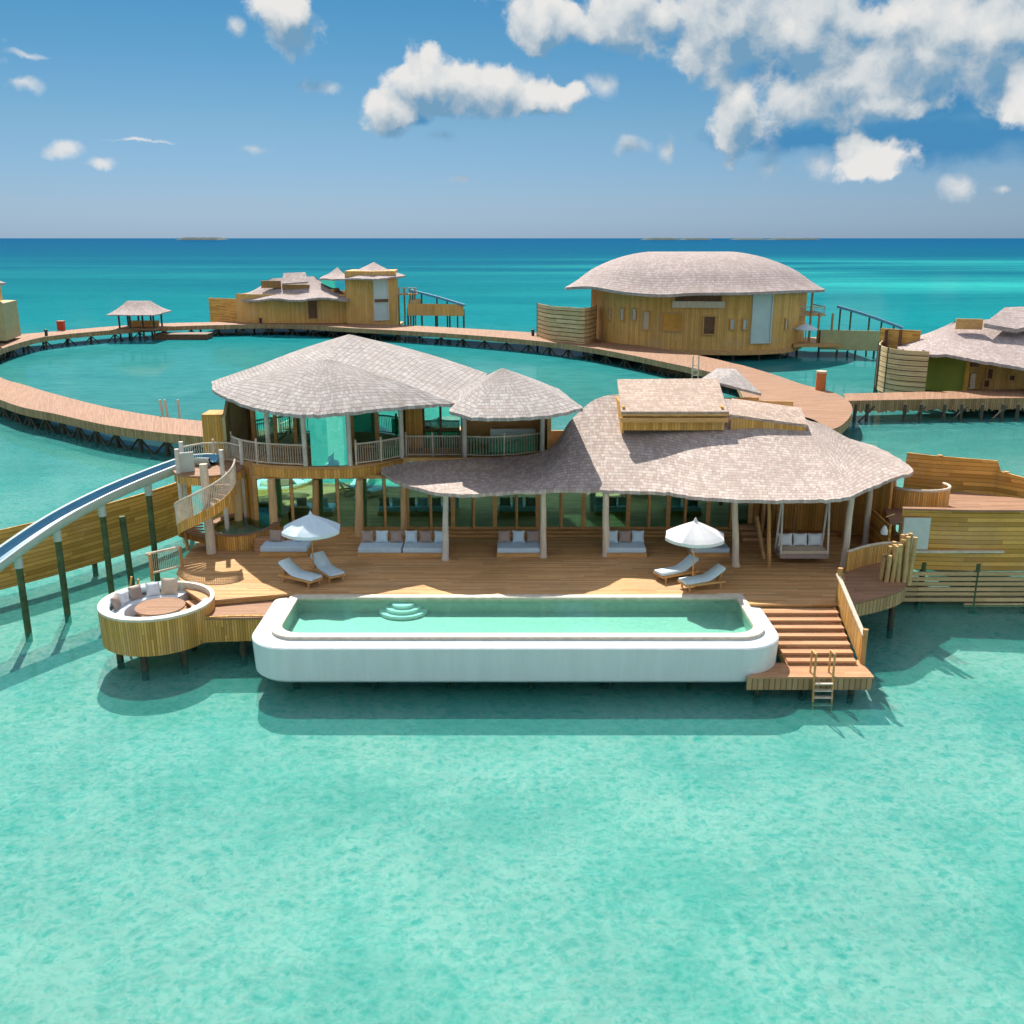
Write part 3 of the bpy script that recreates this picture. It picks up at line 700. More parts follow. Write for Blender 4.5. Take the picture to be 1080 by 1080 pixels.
# ================================================================== main timber deck
deck = thing('timber_deck', 'broad warm timber sun deck between the villa and the pool', 'deck', (0, 43, 0))
outline = [W(a, b, DZ)[:2] for a, b in ((214,634), (258,630), (300,626.5))] + [(-9.6, 40.15), (10.05, 40.15), (10.05, 38.95), (13.85, 38.9), W(886,640,DZ)[:2], W(890,628,DZ)[:2], (16.6, 42.3), (18.2, 44.2), (20.2, 46.5), (20.6, 52), (14, 58), (-15.5, 58), (-16.4, 52), W(196,586,DZ)[:2], W(186,604,DZ)[:2], W(196,622,DZ)[:2]]
mb = MB(); mb.prism(outline, DZ-.09, DZ); mb.build('planking', M['deck'], deck)
mb = MB(); mb.prism([(x*.992, y+.10 if y < 45 else y-.1) for x, y in outline], DZ-.40, DZ-.10, top=False); mb.build('frame', M['trim'], deck)
# wedge-shaped lower step between deck and pod, with boarded skirt
wed = [W(a, b, 1.95)[:2] for a, b in ((205,652), (216,634), (298,629), (283,651))]
mb = MB(); mb.prism(wed, 1.86, 1.95); mb.build('lower_step', M['walk'], deck)
mb = MB(); mb.wall(crs([(wed[0][0]-.15, wed[0][1]-.05), (wed[0][0]+.8, wed[0][1]+.12), (wed[3][0]-.8, wed[3][1]+.12), (wed[3][0], wed[3][1]+.06)], 6), .85, 1.99, .10); mb.build('skirt', M['clad'], deck)
for x, y in ((-12, 42), (-7, 41.5), (-2, 41.5), (3, 41.5), (8, 41.5), (13, 41.5), (16, 45), (-15, 44), (-11.5, 38.6)):
    m_ = MB(); m_.tube([(x, y, -1.25), (x, y, DZ-.4)], .15, 7); m_.build('pile', M['pile'], deck)

# ================================================================== pool
pool = thing('infinity_pool', 'long white walled infinity pool with rounded corners hanging over the lagoon', 'pool', (0, 37, 0))
PX0, PX1, PY0, PY1 = -10.35, 10.62, 34.6, 40.1
outer = rrect(PX0, PX1, PY0, PY1, 1.7, .35, 10)
rimo = rrect(PX0+.72, PX1-.55, PY0+.72, PY1-.05, 1.15, .3, 10)
rimi = rrect(PX0+1.10, PX1-.92, PY0+1.14, PY1-.42, .95, .12, 10)
def ring(m_, A, zA, B, zB, smooth=False): m_.grid([[(p[0], p[1], zA) for p in A], [(p[0], p[1], zB) for p in B]], closed=True, smooth=smooth)
lip = rrect(PX0+.05, PX1-.05, PY0+.05, PY1-.02, 1.66, .33, 10)
mb = MB(); low = rrect(PX0+.22, PX1-.22, PY0+.22, PY1-.1, 1.5, .3, 10)
ring(mb, low, .55, rrect(PX0+.06, PX1-.06, PY0+.06, PY1, 1.68, .35, 10), .68, True); ring(mb, rrect(PX0+.06, PX1-.06, PY0+.06, PY1, 1.68, .35, 10), .68, outer, 2.0, True)
ring(mb, outer, 2.0, lip, 2.05, True); ring(mb, lip, 2.05, rimo, 2.1)
mb.face([(p[0], p[1], .55) for p in low[::-1]]); mb.build('basin_wall', M['white'], pool)
mb = MB(); ring(mb, rimo, 2.09, rimo, 2.23); ring(mb, rimo, 2.23, rimi, 2.23); ring(mb, rimi, 2.23, rimi, 2.0); mb.build('coping', M['cope'], pool)
mb = MB(); ring(mb, rimi, 2.01, rimi, 1.55); mb.face([(p[0], p[1], 1.55) for p in rimi]); mb.build('basin_lining', M['tile'], pool)
mb = MB(); mb.face([(p[0], p[1], 2.13) for p in rimi]); mb.build('pool_surface', M['pool_water'], pool)
for k in range(3):
    r = 1.0-.26*k; cx = W(423,640,2.1).x; yb = PY1-.43
    m_ = MB(); m_.prism([(cx-r*1.05, yb), *[(cx+r*1.05*math.cos(t), yb-r*.95*math.sin(-t)) for t in [PI+PI*i/14 for i in range(15)]], (cx+r*1.05, yb)], 1.56+.15*k, 1.70+.15*k); m_.build('pool_step', M['white_step'], pool)
mb = MB(); mb.box2(9.0, 10.1, 40.02, 40.16, 2.1, 2.235); mb.build('deck_edge', M['cope'], pool)
for px in (310, 394, 474, 561, 640, 730):
    p = V(px, 720, 36.0); m_ = MB(); m_.tube([(p.x, 36.4, -1.25), (p.x, 36.4, .58)], .15, 8); m_.build('pile', M['pile'], pool)

# ================================================================== stairs to the water, landing, ladder
st = thing('timber_stairs', 'wide timber steps going down beside the pool to a low landing', 'stairs', (12, 37, 0))
n = 8; y0, y1, z0, z1 = 38.9, 35.6, DZ, .95
for k in range(1, n):
    ya = y0-(y0-y1)*(k-1)/(n-1); yb = y0-(y0-y1)*k/(n-1); z = z0-(z0-z1)*k/n
    xl = 10.05+.12*k
    m_ = MB(); m_.box2(max(xl, 10.3), 13.75-.02*k, yb-.06, ya-.01, z-.07, z); m_.box2(max(xl, 10.3), 13.75-.02*k, yb-.02, yb+.03, z-.17, z-.075); m_.build('step', M['stair'], st)
LP = [W(788,714,z1)[:2], W(922,714,z1)[:2], W(906,694,z1)[:2], (13.6, 35.75), (10.2, 35.75)]
mb = MB(); mb.prism(LP, z1-.08, z1); mb.build('landing', M['stair'], st)
mb = MB(); mb.wall([(LP[0][0], LP[0][1]+.06), (LP[1][0]-.03, LP[1][1]+.06), (LP[2][0]-.03, LP[2][1])], z1-.56, z1-.085, .06); mb.build('skirt', M['fascia'], st)
mb = MB(); mb.box2(10.3, 10.38, 35.7, 38.9, .5, 1.0); mb.beam((10.6, 38.9, 1.9), (10.9, 35.6, .8), .08, .3); mb.beam((13.7, 38.9, 1.95), (13.6, 35.6, .8), .08, .3); mb.build('stringer', M['trim'], st)
mb = MB()
A_, B_ = Vector((13.88, 39.3, DZ)), Vector((13.82, 35.7, z1))
mb.face([A_+Vector((0,0,-.1)), B_+Vector((0,0,-.05)), B_+Vector((0,0,1.15)), A_+Vector((0,0,1.15))]); mb.face([A_+Vector((.05,0,1.15)), B_+Vector((.05,0,1.15)), B_+Vector((.05,0,-.05)), A_+Vector((.05,0,-.1))])
mb.build('side_panel', M['clad'], st)
mb = MB(); mb.beam(A_+Vector((.02,.1,1.2)), B_+Vector((.02,-.05,1.2)), .16, .08); mb.build('handrail', M['log'], st)
for q, hh in ((A_, 1.5), (B_, 1.45)):
    m_ = MB(); m_.tube([q+Vector((.08,0,-.2)), q+Vector((.08,0,hh))], .11, 8); m_.build('newel_post', M['post'], st)
for x, y in ((9.6, 35.0), (13.3, 35.0), (11.5, 35.3)):
    m_ = MB(); m_.tube([(x, y, -1.25), (x, y, z1-.1)], .13, 7); m_.build('pile', M['pile'], st)
lad = thing('water_ladder', 'small timber ladder with tall handles at the landing edge', 'ladder', (W(872,720,z1).x, LP[0][1]-.08, 0))
lx = W(872,720,z1).x; ly = LP[0][1]-.1
for sx in (-.36, .36):
    m_ = MB(); m_.tube([(lx+sx, ly-.15, -.5), (lx+sx, ly, .8), (lx+sx, ly+.02, 1.95)], .045, 7); m_.tube([(lx+sx, ly+.02, 1.93), (lx+sx, ly+.5, 1.9), (lx+sx, ly+.52, z1)], .04, 6); m_.build('side_rail', M['trim'], lad)
for z in (.75, .48, .2, -.1):
    m_ = MB(); m_.box((lx, ly-.06-(.8-z)*.08, z), (.70, .16, .05)); m_.build('rung', M['log'], lad)

# ================================================================== curved lookout at the right of the deck
lk = thing('lookout_bay', 'curved boarded bay with slatted railing at the right end of the deck', 'deck bay', (16, 41.5, 0))
LO = [W(a, b, DZ) for a, b in ((889,641), (905,636), (930,630), (951,622), (956,610), (952,598), (938,594), (915,597), (892,604))]
LOp = crs([(p.x, p.y) for p in LO], 5)
mb = MB(); mb.prism(LOp, DZ-.02, DZ+.06); mb.build('planking', M['walk'], lk)
mb = MB(); mb.wall(LOp[1:24], DZ-.62, DZ-.03, .07); mb.build('skirt', M['fascia'], lk)
mb = MB(); rl = LOp[26:41]; mb.wall(rl, DZ+.06, DZ+1.0, .06); mb.build('railing', M['clad'], lk)
mb = MB(); mb.tube([(x, y, DZ+1.03) for x, y in rl], .07, 6); mb.build('handrail', M['log'], lk)
random.seed(11)
pc = W(941, 613, DZ)
for k in range(15):
    x = pc.x-.52+.085*k+random.uniform(-.03,.03); y = pc.y+.28*math.sin(k*2.1); h = 1.1+.10*k*(1 if k < 12 else .85)+random.uniform(-.15,.15)
    m_ = MB(); m_.tube([(x, y, DZ-.1), (x+random.uniform(-.06,.1), y, DZ+h)], .105, 7); m_.build('bamboo_pole', M['bamboo'], lk)
m_ = MB(); m_.tube([(pc.x-1.6, pc.y+.2, DZ-.5), (pc.x-2.6, pc.y-.6, .7), (pc.x-3.0, pc.y-1.2, -.6)], .05, 6); m_.tube([(pc.x-1.2, pc.y+.2, DZ-.5), (pc.x-2.3, pc.y-.7, .6), (pc.x-2.8, pc.y-1.2, -.6)], .05, 6); m_.build('brace', M['pile'], lk)
for x, y in ((15.2, 41), (17.3, 41.6)):
    m_ = MB(); m_.tube([(x, y, -1.25), (x, y, DZ-.1)], .14, 7); m_.build('pile', M['pile'], lk)

# ================================================================== round seating pod
PCX, PCY, PR = -15.05, 38.85, 2.35
pod = thing('seating_pod', 'round bamboo clad sunken seating pod over the water', 'seating pod', (PCX, PCY, 0))
o_ = circ(PCX, PCY, PR, n=56); i_ = circ(PCX, PCY, PR-.18, n=56); s_ = circ(PCX, PCY, PR-1.0, n=56)
mb = MB(); L = 2*PI*PR
uvr = lambda z: [(L*k/56, z) for k in range(57)]
cl = lambda c, z: [(p[0], p[1], z) for p in c+[c[0]]]
lowc = circ(PCX, PCY, PR-.05, n=56)
mb.grid([cl(lowc, .85), cl(o_, 2.35)], uv=[uvr(.85), uvr(2.35)]); mb.face([(p[0], p[1], .85) for p in lowc[::-1]]); mb.build('wall', M['clad'], pod)
mb = MB(); mb.grid([cl(o_, 2.35), cl(o_, 2.45), cl(i_, 2.45), cl(i_, 2.0)], smooth=False); mb.build('rim', M['rail'], pod)
mb = MB(); seat = [p for p in circ(PCX, PCY, PR-.18, n=60, a0=72, a1=372)]; seat_i = circ(PCX, PCY, PR-1.0, n=60, a0=72, a1=372)
mb.grid([[(p[0], p[1], 1.5) for p in seat_i], [(p[0], p[1], 1.98) for p in seat_i], [(PCX+(p[0]-PCX)*1.03, PCY+(p[1]-PCY)*1.03, 2.05) for p in seat_i], [(p[0], p[1], 2.05) for p in seat]])
for q, s2 in ((0, 1), (-1, -1)): mb.face([(*seat_i[q][:2], 1.5), (*seat[q][:2], 1.5), (*seat[q][:2], 2.05), (*seat_i[q][:2], 2.0)])
mb.build('bench_cushion', M['cush_white'], pod)
mb = MB(); bk = circ(PCX, PCY, PR-.30, n=60, a0=85, a1=365)
mb.tube([(p[0], p[1], 2.30) for p in bk], [.17]*60, 8); mb.build('back_bolster', M['mattress'], pod)
mb = MB(); mb.prism(s_, 1.3, 1.52, bottom=False); mb.build('floor', M['walk'], pod)
for k in range(3):
    m_ = MB(); a = math.radians(40); x = PCX+math.cos(a)*(1.2+.42*k); y = PCY+math.sin(a)*(1.2+.42*k)
    m_.box((x, y, 1.55+.22*k+.05), (.44, 1.1, .10), rz=a); m_.build('step', M['stair'], pod)
for a in (200, 265, 320, 60):
    x = PCX+math.cos(math.radians(a))*1.7; y = PCY+math.sin(math.radians(a))*1.7
    m_ = MB(); m_.tube([(x, y, -1.25), (x, y, .88)], .15, 8); m_.build('pile', M['pile'], pod)
tb = thing('round_table', 'round timber coffee table in the middle of the seating pod', 'table', (PCX+.15, PCY-.1, 1.52))
mb = MB(); mb.prism(circ(PCX+.15, PCY-.1, 1.02, n=36), 2.12, 2.20); mb.build('table_top', M['walk'], tb)
for a in (45, 135, 225, 315):
    m_ = MB(); x = PCX+.15+.6*math.cos(math.radians(a)); y = PCY-.1+.6*math.sin(math.radians(a)); m_.tube([(x, y, 1.52), (x, y, 2.12)], .05, 6); m_.build('leg', M['trim'], tb)
podc = [(182,'grey','taupe square cushion at the left end of the round pod bench'),(162,'white','pale grey cushion leaning between two taupe ones in the pod'),(140,'grey','taupe cushion at the back left of the round pod'),(115,'white','white cushion leaning at the back of the round pod'),(92,'beige','big sand coloured cushion at the back right of the pod, next to the steps')]
for a, c, lb in podc:
    t = math.radians(a); x = PCX+math.cos(t)*(PR-.62); y = PCY+math.sin(t)*(PR-.62)
    sz = .78 if c == 'beige' else .62
    m_ = MB(); m_.pillow((x, y, 2.05+sz*.47), (sz, .26, sz), rz=t-PI/2, rx=-.30); o = m_.build('cushion', M['cush_'+c], loc=(x, y, 2.05)); tag(o, lb, 'cushion', 'cushions around the round pod')
# ================================================================== spiral stair and slide platform
sp_ = thing('spiral_stair', 'curved timber staircase with slatted sides winding up to the slide platform', 'staircase', (-14.9, 46, DZ))
SC = Vector((-14.9, 46.0, 0)); nst = 19
A0, A1, ZS0, ZS1 = 95, 372, DZ+.2, 5.75
for k in range(nst):
    t = (k+.5)/nst; a = A0+(A1-A0)*t; z = ZS0+(ZS1-ZS0)*t; da = (A1-A0)/nst/2+1.0
    pts = [(SC.x+r*math.cos(math.radians(aa)), SC.y+r*math.sin(math.radians(aa))) for r, aa in ((.25, a-da), (1.42, a-da), (1.42, a+da), (.25, a+da))]
    m_ = MB(); m_.prism(pts, z-.07, z); m_.build('tread', M['walk'], sp_)
N = 60
hel = lambda r, dz, n=N, t0=0, t1=1: [(SC.x+r*math.cos(math.radians(A0+(A1-A0)*(t0+(t1-t0)*i/n))), SC.y+r*math.sin(math.radians(A0+(A1-A0)*(t0+(t1-t0)*i/n))), ZS0+(ZS1-ZS0)*(t0+(t1-t0)*i/n)+dz) for i in range(n+1)]
m_ = MB(); lo, hi = hel(1.46, -.42), hel(1.46, .10); lo2, hi2 = hel(1.39, -.42), hel(1.39, .10)
us = [[(i*.12, 0) for i in range(N+1)], [(i*.12, .5) for i in range(N+1)]]
m_.grid([lo, hi], uv=us); m_.grid([hi, hi2], uv=us); m_.grid([hi2, lo2], uv=us); m_.grid([lo2, lo], uv=us); m_.build('stringer', M['clad'], sp_)
m_ = MB(); top = hel(1.48, 1.08, 72, .16); bot = hel(1.46, .1, 72, .16)
for i in range(0, 73): m_.tube([bot[i], top[i]], .022, 4, cap=False)
m_.build('baluster_screen', M['rail'], sp_)
m_ = MB(); m_.tube(hel(1.48, 1.1, 72, .16), .055, 7); m_.build('handrail', M['log'], sp_)
m_ = MB(); m_.tube([(SC.x+.05, SC.y-.1, DZ), (SC.x, SC.y, 6.7)], [.24, .2], 9); m_.build('newel_post', M['log'], sp_)
m_ = MB(); m_.tube([(SC.x-1.25, SC.y+.35, DZ), (SC.x-1.3, SC.y+.3, 3.2)], .09, 7); m_.build('post', M['post'], sp_)
pl = thing('slide_platform', 'small round timber platform with pale posts at the top of the slide', 'platform', (-15.6, 49.6, DZ))
PZ = 5.72
m_ = MB(); m_.prism(circ(-15.7, 49.3, 1.75, 1.75, 28), PZ-.10, PZ); m_.build('planking', M['walk'], pl)
m_ = MB(); m_.wall(circ(-15.7, 49.3, 1.70, 1.70, 28, 150, 395), PZ-.5, PZ-.11, .06); m_.build('skirt', M['clad'], pl)
for x, y, h in ((-16.9, 48.2, 1.25), (-14.6, 48.0, 1.25), (-17.2, 49.8, 1.3), (-14.2, 50.2, 1.3)):
    m_ = MB(); m_.tube([(x, y, DZ-.2), (x, y, PZ+h)], .12, 8); m_.build('post', M['white_post'], pl)
railing('railing', [(-17.2, 49.8), (-16.4, 50.8), (-15.2, 51.0), (-14.2, 50.2)], PZ, 1.0, M['rail'], parent=pl)
m_ = MB(); m_.box((-16.55, 48.55, PZ+.5), (.7, .12, 1.0), rz=.5); m_.build('slide_gate', M['slide_white'], pl)
tg = thing('handrail_fence', 'short low timber handrail with wire infill beside the foot of the curved stair', 'railing', W(188,590,DZ))
q0, q1 = W(160,606,DZ), W(192,598,DZ); q0.z = q1.z = DZ
for q in (q0, q1): m_ = MB(); m_.tube([q-Vector((0,0,.3)), q+Vector((0,0,1.0))], .08, 7); m_.build('post', M['post'], tg)
m_ = MB(); m_.tube([q0+Vector((-.2,0,.98)), q1+Vector((0,0,1.0))], .06, 6); m_.tube([q0+Vector((0,0,.06)), q1+Vector((0,0,.06))], .05, 6); m_.build('rail', M['log'], tg)
m_ = MB()
for k in range(1, 16): p = q0.lerp(q1, k/16); m_.tube([p+Vector((0,0,.06)), p+Vector((0,0,.97))], .012, 4, cap=False)
m_.build('wire_infill', M['rail'], tg)

# ---- water slide
SL = crs([(-15.6,50.1,5.95), (-16.9,50.3,5.85), (-18.4,48.6,5.5), (-19.8,46.1,5.12), (-21.0,43.7,4.62), (-21.95,41.2,3.98), (-22.8,38.6,3.2), (-23.6,35.8,2.2), (-24.4,33.0,1.1), (-24.9,31.4,.55)], 8)
SL = [Vector(p) for p in SL]
slide = thing('water_slide', 'long curving blue water slide with pale sides running down to the left', 'water slide', (-20, 45, 0))
def sweep(profile, flip=False):
    rows = []
    for i, p in enumerate(SL):
        t = SL[min(i+1, len(SL)-1)]-SL[max(i-1, 0)]; t.z = 0; t.normalize(); n = Vector((t.y, -t.x, 0))
        rows.append([p + n*a + Vector((0, 0, b)) for a, b in profile])
    return MB().grid(rows, flip=flip)
SF = lambda P: [(x*.86, z*.70) for x, z in P]
sweep(SF([(-.50,.34), (-.46,.10), (-.28,-.08), (0,-.14), (.28,-.08), (.46,.10), (.50,.34)])).build('chute', M['slide_blue'], slide)
sh_ = sweep(SF([(.50,.34), (.66,.36), (.68,.28), (.60,-.05), (.36,-.42), (0,-.52), (-.36,-.42), (-.60,-.05), (-.68,.28), (-.66,.36), (-.50,.34)])); sh_.build('shell', M['slide_white'], slide)
random.seed(5)
for px, py, tx, ty in ((30,666,18,578), (71,647,57,551), (119,645,107,528), (164,625,151,510)):
    b = W(px, py, 0) if px < 100 else None
    if b is None:
        Y = 45.9 if px < 130 else 48.2; b = V(px, 600, Y); b.z = 0
    near = min(SL, key=lambda s: (s.x-b.x)**2+(s.y-b.y)**2)
    bx, by = near.x, near.y
    m_ = MB(); m_.tube([(bx, by, -1.25), (bx, by, near.z-.9)], .15, 9); o = m_.build('post', M['gpile'], slide)
    m_ = MB(); m_.tube([(bx, by, near.z-.92), (bx, by, near.z-.34)], .19, 9); m_.build('post_head', M['slide_white'], o)

# ---- long plank screen wall behind the slide
def plank_wall(nm, label, line, zb, zt, mt, post_mt, every, group=None, th=.1, pz=-1.25, pr=.15, off=-.16, extra=0):
    c0 = line[len(line)//2]; root = thing(nm, label, 'fence', (c0[0], c0[1], 0), group)
    m_ = MB(); m_.wall(line, zb, zt, th); m_.build('boarding', mt, root)
    L = 0; nxt = every*.5
    for i in range(len(line)-1):
        a, b = Vector(line[i][:2]), Vector(line[i+1][:2]); d = (b-a).length
        while nxt <= L+d:
            p = a.lerp(b, (nxt-L)/d); n = Vector(((b-a).y, -(b-a).x)).normalized()*(-off); zt_ = zt if not hasattr(zt, '__len__') else zt[i]+(zt[i+1]-zt[i])*(nxt-L)/d
            m2 = MB(); m2.tube([(p.x+n.x, p.y+n.y, pz), (p.x+n.x, p.y+n.y, zt_+extra)], pr, 8); m2.build('post', post_mt, root); nxt += every
        L += d
    return root
wl = crs([W(a, b, .3)[:2] for a, b in ((-140,655), (-60,637), (0,622), (60,606), (120,588), (170,571), (205,557))], 5)
plank_wall('screen_fence', 'long weathered plank screen over the water below the blue slide', wl, .3, [3.25+.2*i/len(wl) for i in range(len(wl))], M['fence'], M['gpile'], 7.3, off=.16)
for px, py, h, lb in ((138,620,3.6,'tall weed green mooring post between the slide posts and the plank screen'),):
    p = V(px, 600, 46.6); m_ = MB(); m_.tube([(p.x, p.y, -1.25), (p.x-.15, p.y, 3.9)], .16, 9); o = m_.build('mooring_post', M['gpile'], loc=(p.x, p.y, 0)); tag(o, lb, 'post')
m_ = MB(); p = W(130,622,2.0); m_.tube([p+Vector((-.1,.2,-1.6)), p+Vector((.35,.2,.55))], .05, 6); m_.tube([p+Vector((.25,.3,-1.6)), p+Vector((.6,.3,.4))], .05, 6); o = m_.build('pole_rack', M['trim'], loc=p); tag(o, 'pair of short slanting timber stakes behind the round pod', 'stake')

# ---- plunge pool left of the villa
pp = thing('plunge_pool', 'small curved turquoise plunge pool beside the curved staircase', 'pool', (-12.8, 49, DZ))
c = W(258, 556, 2.75); o1 = circ(c.x, c.y, 1.75, 2.3, 36); o2 = circ(c.x, c.y, 1.5, 2.05, 36)
m_ = MB(); m_.grid([cl(o1, DZ), cl(o1, 2.95), cl(o2, 2.95), cl(o2, 2.4)], smooth=False); m_.build('tub_wall', M['clad'], pp)
m_ = MB(); m_.grid([cl(circ(c.x, c.y, 1.82, 2.36, 36), 2.96), cl(circ(c.x, c.y, 1.46, 2.0, 36), 2.96)], smooth=False); m_.build('rim', M['walk'], pp)
m_ = MB(); m_.face([(x, y, 2.45) for x, y in o2]); m_.build('lining', M['tile'], pp)
m_ = MB(); m_.face([(x, y, 2.84) for x, y in o2]); m_.build('pool_surface', M['pool_water'], pp)
for k in range(3):
    q = W(284, 582-5*k, DZ+.2*k); m_ = MB(); m_.box((q.x, q.y+.3, DZ+.1+.1*k), (1.5, .5, .2+.2*k-.02)); m_.build('step', M['stair'], pp)

# ================================================================== right hand fences and bathing court
wy = 44.6
nw = [(V(945,600,wy+.3).x, wy+.3), (V(1020,600,wy).x, wy), (V(1080,600,wy).x, wy), (27.5, wy), (33, wy+.2)]
fr_ = plank_wall('timber_screen', 'near plank screen with horizontal boards standing in the water right of the villa', nw, 1.75, 4.72, M['fence'], M['gpile'], 2.55, off=.05, pr=.15, extra=-2.6)
m_ = MB()
for k, z in enumerate((1.62, 1.36, 1.10, .84, .58, .30, .02)):
    m_.box2(V(935,610,wy).x if k < 6 else 22, 33, wy-.08, wy+.02, z-.11, z+.07)
m_.build('lower_slats', M['slat'], fr_)
m_ = MB(); m_.wall([(x, y+.02) for x, y in nw], 4.73, 4.82, .34); m_.build('capping', M['walk'], fr_)
m_ = MB(); q = V(951,580,wy-.1); q2 = V(983,547,wy-.1); m_.box2(q.x, q2.x, wy-.02, wy+.12, q.z, q2.z); m_.build('access_panel', M['panel'], fr_)
m_ = MB(); m_.box2(q.x-.25, q2.x+3.6, wy-.22, wy-.06, q.z-.12, q.z-.03); m_.build('ledge', M['rail'], fr_)
bw = [(V(958,480,52.6).x, 52.8), (V(985,480,52.2).x, 52.2), (V(1052,487,51.4).x, 51.4), (V(1056,495,51.2).x, 51.2), (27.8, 49.5), (32, 46.5)]
plank_wall('court_fence', 'tall plank fence enclosing the open court at the right of the villa', bw, .6, [5.8,5.75,5.65,5.1,4.9,4.7], M['fence'], M['trim'], 3.4, off=.10, pz=.5, pr=.14, extra=.05)
ct = thing('court_deck', 'timber floored open court with a small curved railing between the two plank fences', 'deck', (22, 48, 2.4))
m_ = MB(); m_.prism([(18.2, wy+.5), (32.8, wy+.5), (31.5, 46.4), (27.5, 49.3), (24.5, 51), (20, 52)], 3.9, 4.0); m_.build('planking', M['walk'], ct)
m_ = MB(); cr = circ(20.8, 48.4, 1.5, 1.2, 18, 190, 380); m_.wall(cr, 4.0, 5.0, .05); m_.build('railing', M['clad'], ct)
m_ = MB(); m_.tube([(x, y, 5.03) for x, y in cr], .08, 6); m_.build('handrail', M['log'], ct)
m_ = MB(); m_.wall([(18.2, wy+.4), (18.4, 48), (19, 52)], .9, 3.88, .1); m_.build('side_wall', M['fence'], ct)
lp = V(933, 557, 44.2); m_ = MB(); m_.tube([lp+Vector((0,0,.55)), lp+Vector((0,0,.12))], .012, 4); 
lamp = thing('hanging_lamp', 'small white bell shaped lantern hanging at the end of the near plank screen', 'lantern', lp)
m_.build('cord', M['metal'], lamp); m_ = MB(); m_.tube([lp+Vector((0,0,-.3)), lp+Vector((0,0,-.12)), lp+Vector((0,0,.12))], [.16,.17,.05], 10); m_.build('shade', M['white'], lamp)
m_ = MB(); m_.tube([lp+Vector((0,0,.55)), lp+Vector((.5,.25,.62))], .03, 5); m_.build('bracket', M['trim'], lamp)

# ================================================================== furniture on the deck
# low daybeds (base, mattress, then the scatter cushions as things of their own)
def daybed(px, py, wdt, label, cushions, who, dpt=1.25):
    p = W(px, py, DZ); p.y += dpt/2
    r = thing('daybed', label, 'daybed', (p.x, p.y, DZ), 'low daybeds on the shaded deck')
    m_ = MB(); m_.box((p.x, p.y, DZ+.11), (wdt, dpt, .20)); m_.build('base', M['trim'], r)
    ns = 2 if wdt > 3 else 1
    for k in range(ns):
        w1 = wdt/ns; m_ = MB(); m_.box((p.x-wdt/2+w1*(k+.5), p.y, DZ+.34), (w1-.06, dpt-.04, .25)); m_.build('mattress', M['lounge_fab'], r, bevel=.06)
    nc = len(cushions)
    for k, ccc in enumerate(cushions):
        x = p.x-wdt/2+wdt*(k+.5)/nc; sz = min(.62, wdt/nc*.98)
        col_ = {'w': 'white', 'g': 'grey'}[ccc]
        m_ = MB(); m_.pillow((x, p.y+dpt*.32, DZ+.47+sz*.46), (sz, .24, sz), rx=-.28, rz=random.uniform(-.06,.06))
        o = m_.build('cushion', M['lounge_fab'] if ccc == 'w' else M['cush_grey'], loc=(x, p.y+dpt*.32, DZ+.47))
        nth = ['leftmost', 'second from left', 'third from left', 'fourth from left', 'fifth from left', 'rightmost'] if nc == 6 else (['left', 'middle', 'right'] if nc == 3 else ['left', 'right'])
        tag(o, f"{'pale blue' if ccc == 'w' else 'taupe'} cushion, {nth[k]} one on {who}", 'cushion', 'scatter cushions on the daybeds')
daybed(424, 588, 4.35, 'long double daybed with six cushions in the shade left of centre', 'gwgwgw', 'the long double daybed')
daybed(299, 587, 2.35, 'low daybed behind the shade-tinted umbrella at the left of the deck', 'gw', 'the daybed behind the left umbrella')
daybed(547, 588, 2.15, 'low daybed with three cushions left of a bleached column near the middle', 'gwg', 'the daybed in the middle of the glazed front')
daybed(661, 588, 1.95, 'low daybed with three cushions right of the thickest bleached column', 'wgw', 'the daybed right of the thickest column')
daybed(749, 588, 1.95, 'low daybed partly hidden behind the white umbrella', 'wg', 'the daybed behind the white umbrella')
# swing bed
q = W(848, 596, DZ); sw = thing('swing_bed', 'hanging swing bed on white ropes under the right end of the roof', 'swing bed', (q.x, q.y+.6, DZ), None)
m_ = MB(); m_.box((q.x, q.y+.6, DZ+.42), (2.3, 1.15, .20)); m_.build('seat_frame', M['cush_grey'], sw)
m_ = MB(); m_.box((q.x, q.y+.58, DZ+.60), (2.2, 1.05, .16)); m_.build('mattress', M['cush_beige'], sw, bevel=.05)
m_ = MB(); m_.box((q.x, q.y+1.12, DZ+.86), (2.2, .12, .6)); m_.build('backrest', M['cush_grey'], sw)
for sx in (-1.12, 1.12):
    m_ = MB(); m_.tube([(q.x+sx, q.y+.1, DZ+.45), (q.x+sx*.98, q.y+.6, 5.9)], .05, 6); m_.tube([(q.x+sx, q.y+1.1, DZ+.45), (q.x+sx*.98, q.y+.6, 5.9)], .05, 6); m_.build('rope', M['white_post'], sw)
for k, nm_ in enumerate(('left', 'middle', 'right')):
    m_ = MB(); m_.pillow((q.x-.72+.72*k, q.y+.93, DZ+.99), (.70, .26, .62), rx=-.25); o = m_.build('cushion', M['cush_white'], loc=(q.x-.72+.72*k, q.y+.93, DZ+.68)); tag(o, f'pale blue {nm_} cushion of the three on the swing bed', 'cushion', 'cushions on the swing bed')

